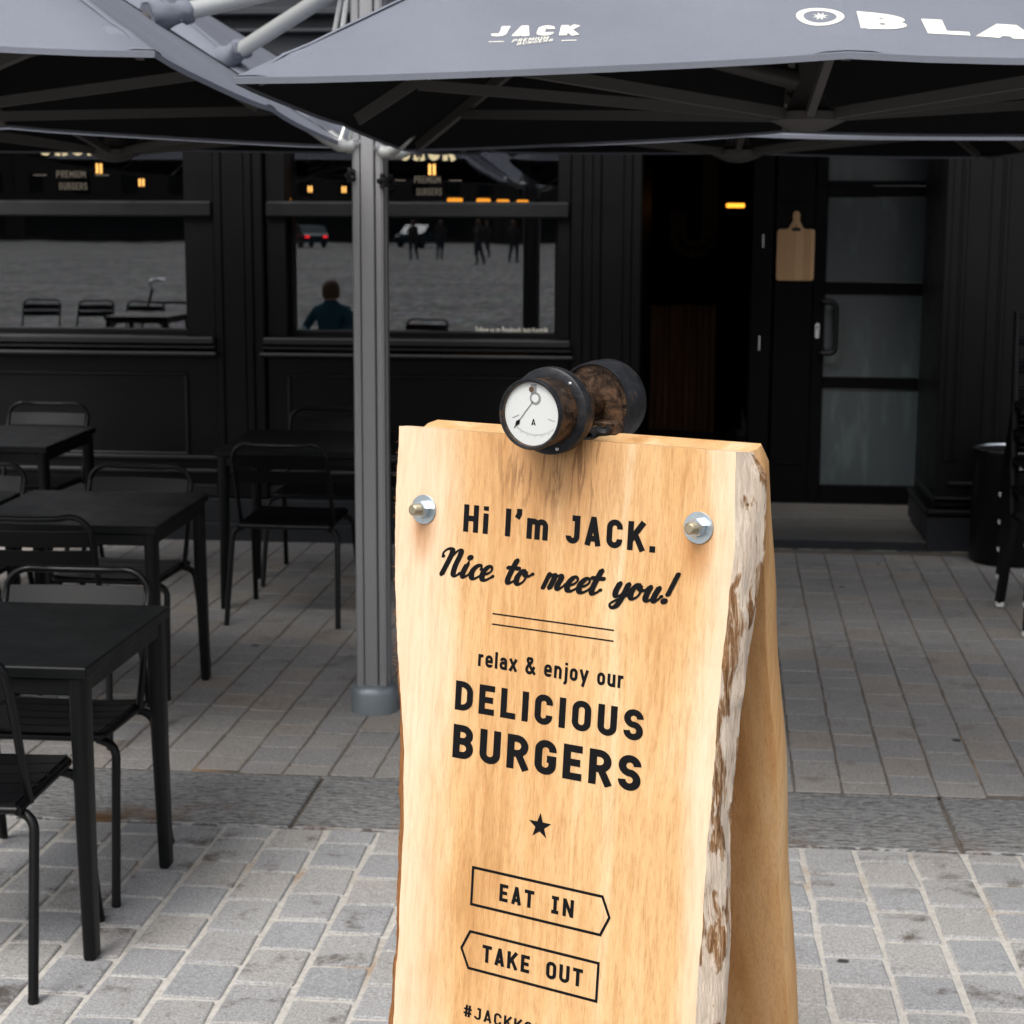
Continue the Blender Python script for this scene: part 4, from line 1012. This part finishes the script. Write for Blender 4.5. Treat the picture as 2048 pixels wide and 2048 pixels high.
VT, VB, TK = .092, -(ZP+.002)/math.cos(TH), .042
NV, NF, NB = 150, 6, 6
mb = MB(); rings = []
for r_ in range(NV+1):
    v = VT+(VB-VT)*r_/NV
    l_ = interp(LE, v)+.0022*noise.noise(Vector((0, 3, v*16)))+.001*noise.noise(Vector((0, 7, v*70)))
    q = interp(RE, v)+.0022*noise.noise(Vector((4, 1, v*16)))+.001*noise.noise(Vector((4, 9, v*70)))
    lw, rw = interp(LW, v), interp(RW, v); ring_ = []
    if v > .06: rw *= .35+.65*min(1, (.092-v)/.032); 
    for k in range(NF+1): ring_.append((l_+(q-l_)*k/NF, 0))
    for k in range(1, NB):
        x = k/NB; nz = noise.noise(Vector((v*22, x*3, 2.2)))*.0035+(.003 if noise.noise(Vector((v*9, x*2.2, 7))) > .08 else 0)+.0014*noise.noise(Vector((v*120, x*14, 1)))
        ring_.append((q+rw*math.sin(x*math.pi/2)+nz, TK*x))
    for k in range(3): ring_.append((q+rw+.001+((l_-lw)-(q+rw))*k/2, TK))
    for k in range(1, NB):
        x = 1-k/NB; nz = noise.noise(Vector((v*25, x*3, 12.2)))*.0045+.002*noise.noise(Vector((v*110, x*9, 5)))
        ring_.append((l_-lw*math.sin(x*math.pi/2)-nz, TK*x))
    rings.append([sp(a, v, d) for a, d in ring_])
n = len(rings[0]); vs = [p for rg in rings for p in rg]; fs = []; mi = []
for r_ in range(NV):
    for k in range(n):
        mb.f.append((r_*n+k, r_*n+(k+1) % n, (r_+1)*n+(k+1) % n, (r_+1)*n+k)); mb.mi.append(0 if k < NF else (1 if k < NF+NB else (0 if k < NF+NB+2 else 2)))
mb.v = [tuple(v) for v in vs]; mb.f += [tuple(range(n)), tuple(NV*n+k for k in range(n))]; mb.mi += [0, 0]
FS = mb.build('front_slab', ['wood', 'bark', 'bark2'], SIGN, 35); FS['label'] = 'pale front slab with lettering and a strip of peeling bark'
# fibres along the left edge of the slab
mb = MB(); random.seed(8)
for k in range(420):
    v = random.choice((random.uniform(-.05, .085), random.uniform(-.33, -.12), random.uniform(-.30, -.20), random.uniform(-1, .08))); x = interp(LE, v)-random.uniform(-.001, interp(LW, v)*.5); d = random.uniform(.001, .02)
    L_ = random.uniform(.002, .0085); a = random.uniform(-.9, .9); p = sp(x, v, d); e = p+Vector((-L_*math.cos(a), random.uniform(-.3, .3)*L_, L_*math.sin(a))); tw = Vector((0, 0, .00045))
    mb.add([p-tw, p+tw, e], [(0, 1, 2)])
o = mb.build('bark_fibres', 'bark2', FS); stuff(o)
# rear slab
top = sp(0, VT, TK+.002)
rp = lambda s_, v, d=0: Vector((s_, top.y+v*math.sin(THR)+d*math.cos(THR), top.z-v*math.cos(THR)+d*math.sin(THR)))
mb = MB(); NVR = 60; LEN = (top.z+.012)/math.cos(THR)
rings = []
for r_ in range(NVR+1):
    v = LEN*r_/NVR; l_ = -.287-.006*noise.noise(Vector((2, 2, v*5))); q = .300+.006*noise.noise(Vector((6, 2, v*5)))+.0012*noise.noise(Vector((6, 2, v*60)))
    if v < .02: l_ += .016*(1-v/.02); q -= .012*(1-v/.02)
    rings.append([rp(l_, v, 0), rp((l_+q)/2, v, 0), rp(q, v, 0), rp(q+.005, v, .012), rp(q+.004, v, .03), rp(q, v, .040), rp(l_, v, .040), rp(l_-.005, v, .02)])
n = 8; mb.v = [tuple(p) for rg in rings for p in rg]
for r_ in range(NVR):
    for k in range(n): mb.f.append((r_*n+k, r_*n+(k+1) % n, (r_+1)*n+(k+1) % n, (r_+1)*n+k)); mb.mi.append(0)
mb.f += [tuple(range(n)), tuple(NVR*n+k for k in range(n))]; mb.mi += [0, 0]
RS = mb.build('rear_slab', 'wood2', SIGN, 35); RS['label'] = 'plain rear slab standing behind the lettered one'
def ink(polys, name='lettering'):
    spans = list(WORDS) if name == 'lettering' and len(WORDS) > 1 else [(-9, 9)]
    for a, b in spans:
        sub = [q for q in polys if a <= sum(p[0] for p in q)/len(q) < b]
        if sub: lay(sub, lambda x, y, l: sp(x, y, -.0006-l), name, 'ink', SIGN, False, 1e-6)
ink(fit_text('Hi I\u2019m JACK.', -.159, .171, -.0615, .042, .205, .19))
ink(script_polys('Nice to meet you!', -.199, .214, -.132,   .0425, .150), 'script_lettering')
ink([[(-.098, y), (.112, y), (.112, y-.0022), (-.098, y-.0022)] for y in (-.1805, -.1965)], 'rule')
ink(fit_text('relax & enjoy our', -.119, .132, -.265, .0255, .185, .15))
ink(fit_text('DELICIOUS', -.157, .169, -.338, .0455, .205, .21))
ink(fit_text('BURGERS', -.157, .170, -.413, .0525, .205, .19))
ink([[(.006, -.4925)]+[(.006+.0205*(1 if j == 1 else .40)*math.cos(R(90+72*k+36*(j-1))), -.4925+.0205*(1 if j == 1 else .40)*math.sin(R(90+72*k+36*(j-1)))) for j in (0, 1, 2)] for k in range(5)], 'star')
box_ = lambda pts: stroke2d(pts, .0042, True)
tp = lambda qs: [[tuple(v) for v in q] for q in qs]
ink(tp(box_([(-.108,-.578),(.119,-.578),(.1325,-.607),(.119,-.636),(-.108,-.636)])), 'arrow_frame')
ink(tp(box_([(-.107,-.679),(.119,-.679),(.119,-.737),(-.107,-.737),(-.1215,-.708)])), 'arrow_frame')
ink(fit_text('EAT \u0131N', -.062, .074, -.6205, .0270, .20, mono=.78))
ink(fit_text('TAKE OUT', -.086, .097, -.7215, .0270, .20, mono=.78))
ink(fit_text('#JACKKORTRIJK', -.113, .125, -.8145, .0190, .17, mono=.78))
for bx, bv in ((-.233, -.034), (.237, -.019)):
    Mx = Matrix.Translation(sp(bx, bv, 0)) @ Matrix.Rotation(TH*-1, 4, 'X') @ Matrix.Rotation(R(90), 4, 'X')
    g = MB(); g.lathe([(.010, .0), (.0225, .0), (.0230, .0006), (.0230, .0022), (.0224, .0028), (.009, .0028)], 40, Mx); ws = g.build('washer', 'zinc', SIGN, 40)
    g = MB(); tw = Matrix.Rotation(R(12 if bx < 0 else 20), 4, 'Z')
    g.lathe([(.0135, .0030), (.0138, .0040), (.0138, .0150), (.0122, .0168), (.0088, .0168)], 6, Mx @ tw); nu = g.build('nut', 'zinc', ws)
    g = MB(); pr_ = [(.0078, .003)]+[(.0080+(.0007 if k % 2 else -.0003), .0168+.0012*k) for k in range(12)]+[(.0068, .0322), (.0060, .0328)]
    g.lathe(pr_, 20, Mx); g.build('bolt_end', 'brass_zinc', nu, 30)

# ================================================================== old ammeter on top of the sign
gp = Matrix.Rotation(-PHI, 4, 'Z') @ sp(.004, VT, 0); GA = thing('ammeter', SO+gp, 'old rusty black drum ammeter with white dial clamped on top of the sign', 'gauge', rz=-PHI)
AX = Matrix.Translation((0, 0, .044)) @ Matrix.Rotation(R(-90), 4, 'X')     # lathe z -> local +y
g = MB(); g.lathe([(.0455, -.083), (.0462, -.089), (.0492, -.0905), (.0515, -.089), (.0522, -.084), (.0505, -.078), (.0500, -.060), (.0495, -.036)], 56, AX, caps=False); g.build('dial_case', 'rust', GA, 40)
g = MB(); g.lathe([(.0462, -.0885), (.0478, -.0912), (.0500, -.0915), (.0518, -.0895), (.0524, -.085), (.0510, -.0815)], 56, AX, caps=False); g.build('bezel', 'iron', GA, 50)
g = MB(); g.lathe([(.0001, -.0838), (.0463, -.0838), (.0463, -.080), (.0001, -.080)], 56, AX); DL = g.build('dial', 'dial', GA, 40)
g = MB(); g.lathe([(.0498, -.040), (.0610, -.0395), (.0640, -.0375), (.0645, -.030), (.0645, -.024), (.0620, -.0215), (.0600, -.021)], 56, AX, caps=False); g.build('flange', 'iron', GA, 40)
g = MB(); g.lathe([(.0600, -.0212), (.0605, -.012), (.0585, -.004), (.0220, -.0032), (.0200, .02), (.0200, .0998)], 56, AX); g.build('neck', 'rust', GA, 40)
for a in (48, 168, 288):
    g = MB(); g.lathe([(.0032, 0), (.0030, .0022), (.0012, .003)], 12, AX @ Matrix.Translation((.0565*math.cos(R(a)), -.0565*math.sin(R(a)), -.0392)) @ Matrix.Rotation(R(180), 4, 'X')); g.build('screw', 'steel', GA, 40)
g = MB(); g.lathe([(.0001, .1005), (.0585, .1005), (.0585, .104)], 56, AX); g.build('drum_face', 'rust', GA, 40)
g = MB(); g.lathe([(.0580, .1035), (.0585, .0955), (.0605, .0950), (.0625, .0975), (.0630, .118), (.0645, .121), (.0648, .148), (.0630, .153), (.050, .155), (.0001, .156)], 56, AX); g.build('drum', 'iron', GA, 40)
g = MB(); g.box(.004, .054, .070, .1003, -.012, .020, .002); pl = g.build('bracket_plate', 'rust', GA)
g = MB(); g.lathe([(.0042, 0), (.0040, .003), (.0015, .0042)], 14, Matrix.Translation((.020, .070, .010)) @ Matrix.Rotation(R(90), 4, 'X')); g.build('screw', 'brass', pl, 40)
g = MB(); g.box(.012, .031, .004, .092, -.0035, .0005, .0012); g.tube(smooth_line([(.022, .045, .0), (.024, .062, .006), (.036, .070, .004), (.044, .074, .012)], 4), [.008]*13, 8); g.box(.013, .030, .060, .090, .0, .010, .002); g.box(-.012, .008, .01, .085, -.0035, .009, .002); g.build('clamp_strap', 'iron', GA, 40)
dl = lambda x, y, l=0: Vector((x*.0455, -.0843-l, .044+y*.0455))
def dprint(polys, name, mt, lift=0): return lay(polys, lambda x, y: dl(x, y, lift), name, mt, DL)
tri = lambda a, b, w_: tp(stroke2d([a, b], w_))
pv = (.12, .50)
tk = []
for k in range(31):
    a = R(232+k*76/30); r0 = 1.13; r1 = r0+(.11 if k % 5 == 0 else .06); tk += tri((pv[0]+r0*math.cos(a), pv[1]+r0*math.sin(a)), (pv[0]+r1*math.cos(a), pv[1]+r1*math.sin(a)), .012)
tk = [q for q in tk if max(x*x+y*y for x, y in q) < .93]
dprint(tk, 'scale', 'dialgrey'); dprint(fit_text('A', -.02, .14, -.36, .20, .14), 'unit_letter', 'ink')
dprint(tri((-.72,-.16), (-.48,-.06), .022)+tri((.60,-.13), (.84,-.19), .016), 'stop_mark', 'dialgrey')
dprint(tri((.06,.95), (.06,.62), .20)+[[(pv[0]+.20*math.cos(R(a)), pv[1]+.20*math.sin(R(a))) for a in range(0, 360, 20)]], 'pivot_cover', 'dialgrey', .0002)
dprint([[(pv[0]+.13*math.cos(R(a)), pv[1]+.13*math.sin(R(a))) for a in range(0, 360, 20)]], 'pivot_disc', 'dial', .0004)
dprint([[(-.02+.09*math.cos(R(a)), .78+.09*math.sin(R(a))) for a in range(0, 360, 24)]], 'adjusting_screw', 'rust', .0005)
nd = Vector((-.66, -.48)); pvv = Vector(pv); dr = (nd-pvv).normalized(); sd_ = Vector((-dr.y, dr.x)); q = pvv+dr*1.02
dprint(tri(tuple(pvv+dr*.12), tuple(nd), .020)+[[tuple(q-dr*.14), tuple(q+sd_*.075), tuple(q+dr*.16), tuple(q-sd_*.075)]], 'needle', 'ink', .0006)

# ================================================================== what the windows mirror: the square behind the camera
def person(label, loc, rz, joints, edges, radii, mats, split, group=None):
    t = thing('person', loc, label, 'person', group, rz=rz)
    me = bpy.data.meshes.new('body'); me.from_pydata(joints, edges, []); ob = bpy.data.objects.new('body', me); COL.objects.link(ob)
    sk = ob.modifiers.new('skin', 'SKIN'); ob.modifiers.new('sub', 'SUBSURF').levels = 2
    for v, r_ in zip(me.skin_vertices[0].data, radii): v.radius = (r_, r_)
    me.skin_vertices[0].data[0].use_root = True
    dg = bpy.context.evaluated_depsgraph_get(); dg.update(); m2 = bpy.data.meshes.new_from_object(ob.evaluated_get(dg)); bpy.data.objects.remove(ob)
    m2.materials.clear()
    for x in mats: m2.materials.append(M[x])
    for p in m2.polygons: p.material_index = split(p.center)
    m2.shade_smooth(); o = bpy.data.objects.new('body', m2); COL.objects.link(o); o.parent = t
    hd = joints[4]; g = MB(); g.lathe([(.001, .135), (.06, .125), (.098, .07), (.105, .0), (.098, -.06), (.075, -.09)], 16, Matrix.Translation((hd[0], hd[1]-.018, hd[2]+.005))); g.build('hair', 'hair', t, 80)
    return t
# seated figure: pelvis, waist, chest, neck, head, arms, legs
sj = [(0,0,.50),(0,.0,.68),(0,.01,.92),(0,.02,1.06),(0,.03,1.20),(-.18,.0,.98),(-.30,.10,.76),(-.20,.34,.74),(.18,.0,.98),(.30,.10,.76),(.20,.34,.74),(-.11,.05,.48),(-.14,.42,.50),(-.15,.46,.07),(-.15,.60,.04),(.11,.05,.48),(.14,.42,.50),(.15,.46,.07),(.15,.60,.04)]
se = [(0,1),(1,2),(2,3),(3,4),(2,5),(5,6),(6,7),(2,8),(8,9),(9,10),(0,11),(11,12),(12,13),(13,14),(0,15),(15,16),(16,17),(17,18)]
sr = [.15,.14,.15,.055,.095,.075,.05,.035,.075,.05,.035,.09,.065,.045,.04,.09,.065,.045,.04]
sp_ = lambda c: 0 if c.z > 1.10 or (c.y > .31 and c.z > .68) else (1 if c.z > .56 and c.y < .31 else 2)
person('person in teal sweater seated out of frame, mirrored left of the mast', (-3.55, 1.75, gz(1.75)), R(10), sj, se, sr, ('skin', 'blue_knit', 'jeans'), sp_).scale = (.88, .88, .88)
dup(ch0, (-3.55, 1.72, gz(1.72)), R(10), 'black chair out of frame under the mirrored person in teal', -TS)
BK = thing('bicycle', (-5.75, -.55, gz(-1)), 'bicycle parked out of frame, mirrored in the left window above the chairs', 'bicycle', rz=R(70))
for y in (-.52, .52):
    g = MB(); g.tube([(0, y+.33*math.cos(R(a)), .34+.33*math.sin(R(a))) for a in range(0, 360, 12)], .016, 8, closed=True); wh = g.build('wheel', 'tyre', BK, 50)
    g = MB()
    for a in range(0, 180, 30): g.tube([(0, y+.32*math.cos(R(a)), .34+.32*math.sin(R(a))), (0, y-.32*math.cos(R(a)), .34-.32*math.sin(R(a)))], .0015, 4)
    g.build('spokes', 'steel', wh)
g = MB()
for a, b in (((0,-.52,.34),(0,-.05,.30)), ((0,-.05,.30),(0,-.18,.85)), ((0,-.52,.34),(0,-.16,.78)), ((0,-.16,.78),(0,.36,.80)), ((0,-.05,.30),(0,.38,.70)), ((0,.34,.95),(0,.52,.34))): g.tube([a, b], .016, 8)
g.build('frame', 'chair', BK, 50)
g = MB(); g.tube(smooth_line([(-.28,.20,1.06),(-.2,.32,1.06),(0,.36,1.02),(.2,.32,1.06),(.28,.20,1.06)], 4), .012, 8); g.tube([(0,.34,.93),(0,.36,1.03)], .012, 8); g.build('handlebar', 'steel', BK, 50)
g = MB(); g.tube([(0,-.32,.92),(0,-.2,.93),(0,-.06,.91)], [.07,.06,.02], 10, sy=.4); g.tube([(0,-.18,.83),(0,-.19,.91)], .012, 8); g.build('saddle', 'rubber', BK, 50)
tj = [(0,0,.92),(0,0,1.10),(0,0,1.34),(0,.01,1.49),(0,.02,1.62),(-.19,0,1.40),(-.25,.0,1.12),(-.24,.08,.88),(.19,0,1.40),(.25,0,1.12),(.24,.08,.88),(-.10,0,.88),(-.11,.06,.48),(-.12,.0,.08),(-.12,.14,.04),(.10,0,.88),(.12,-.08,.48),(.13,-.2,.10),(.13,-.08,.04)]
tr_ = [.14,.14,.16,.055,.095,.075,.05,.035,.075,.05,.035,.10,.07,.05,.04,.10,.07,.05,.04]
ts_ = lambda c: 0 if c.z > 1.52 else (1 if c.z > .88 else 2)
for x, y, rz, lb in ((-12.1, -60, 30, 'person in dark coat walking far across the mirrored square, nearest the mast'), (-11.0, -61, -20, 'person in dark coat walking far across the mirrored square, in the middle'), (-8.2, -52, 70, 'person in dark coat standing far off in the mirrored square, rightmost')):
    person(lb, (x, y, gz(y)), R(rz), tj, se, tr_, ('skin', 'coat', 'jeans'), ts_, 'people walking on the square')
CAR = thing('parked_car', (-23.8, -92, gz(-9)), 'dark teal parked car with red tail light mirrored far across the square', 'car', rz=R(150))
side = [(-2.1,.35),(-2.1,.85),(-1.9,.95),(-1.3,1.42),(.5,1.45),(1.2,.98),(2.0,.85),(2.1,.6),(2.1,.35)]
g = MB(); g.prism(side, lambda y, z: (-.85, y, z), lambda y, z: (.85, y, z)); g.build('body', 'car', CAR)
for s_ in (-1, 1):
    g = MB(); g.prism([(-1.55,1.02),(-1.2,1.36),(.4,1.38),(1.0,1.0)], lambda y, z: (s_*.853, y, z), lambda y, z: (s_*.856, y, z)); g.build('side_window', 'carglass', CAR)
    for y in (-1.3, 1.35):
        g = MB(); g.lathe([(.2, -.1), (.32, -.1), (.33, 0), (.32, .1), (.2, .1)], 20, Matrix.Translation((s_*.78, y, .33)) @ Matrix.Rotation(R(90), 4, 'Y')); g.build('wheel', 'tyre', CAR, 40)
    for nm, y, mt in (('tail_light', -2.105, 'tail'), ('headlight', 2.105, 'white_plastic')):
        g = MB(); g.box(s_*.62-.14, s_*.62+.14, y-.01, y+.01, .68, .82); g.build(nm, mt, CAR)
for x, y, rz, lb in ((-29, -97, 170, 'parked car left of the first, mirrored at the far side of the square'), (-17.5, -99, 20, 'parked car behind the walkers, mirrored at the far side of the square'), (2.5, -88, 95, 'parked car sideways on, mirrored at the far right of the square')):
    dup(CAR, (x, y, gz(-9)), R(rz), lb)
walk = [o for o in bpy.data.objects if o.get('group') == 'people walking on the square'][0]
for x, y, rz, lb in ((-9.4, -66, 120, 'person in dark coat in the mirrored group, second from the right'), (-7.1, -55, 200, 'person in dark coat in the mirrored group beside the dark pole reflection'), (-15.5, -48, 80, 'person in dark coat mirrored just left of the mast'), (-10.3, -70, 10, 'person in dark coat farthest away in the mirrored group')):
    dup(walk, (x, y, gz(-9)), R(rz), lb)
random.seed(21)
x = -95.0; k = 0
descr = ('broad dark brick house', 'narrow dark brick house', 'tall dark brick house', 'low dark brick house')
while x < 75:
    wd = random.uniform(11, 17); ht = random.uniform(9, 14)
    HB = thing('town_house', (x+wd/2, -126, gz(-9)), '%s number %s from the left across the mirrored square' % (descr[k % 4], ('one','two','three','four','five','six','seven','eight','nine','ten','eleven','twelve','thirteen','fourteen','fifteen','sixteen')[k]), 'house', 'houses across the square behind the camera')
    g = MB(); g.box(-wd/2, wd/2, -8, 0, 0, ht); g.build('wall', 'brick', HB)
    g = MB(); g.prism([(-8.3, ht), (.3, ht), (-4, ht+3.5)], lambda y, z: (-wd/2, y, z), lambda y, z: (wd/2, y, z)); g.build('roof', 'inner', HB)
    for f_ in range(1, int(ht/3)):
        for c_ in range(4):
            g = MB(); xx = -wd/2+wd*(c_+.5)/4; g.box(xx-.6, xx+.6, .002, .05, f_*3+.9, f_*3+2.4); g.build('window', 'carglass', HB)
    g = MB(); g.box(-wd/2+.8, wd/2-.8, .002, .06, .3, 2.7); g.build('shop_window', 'carglass', HB)
    x += wd+.05; k += 1
print('objects', len(bpy.data.objects), 'tris', sum(len(p.vertices)-2 for me in bpy.data.meshes for p in me.polygons))
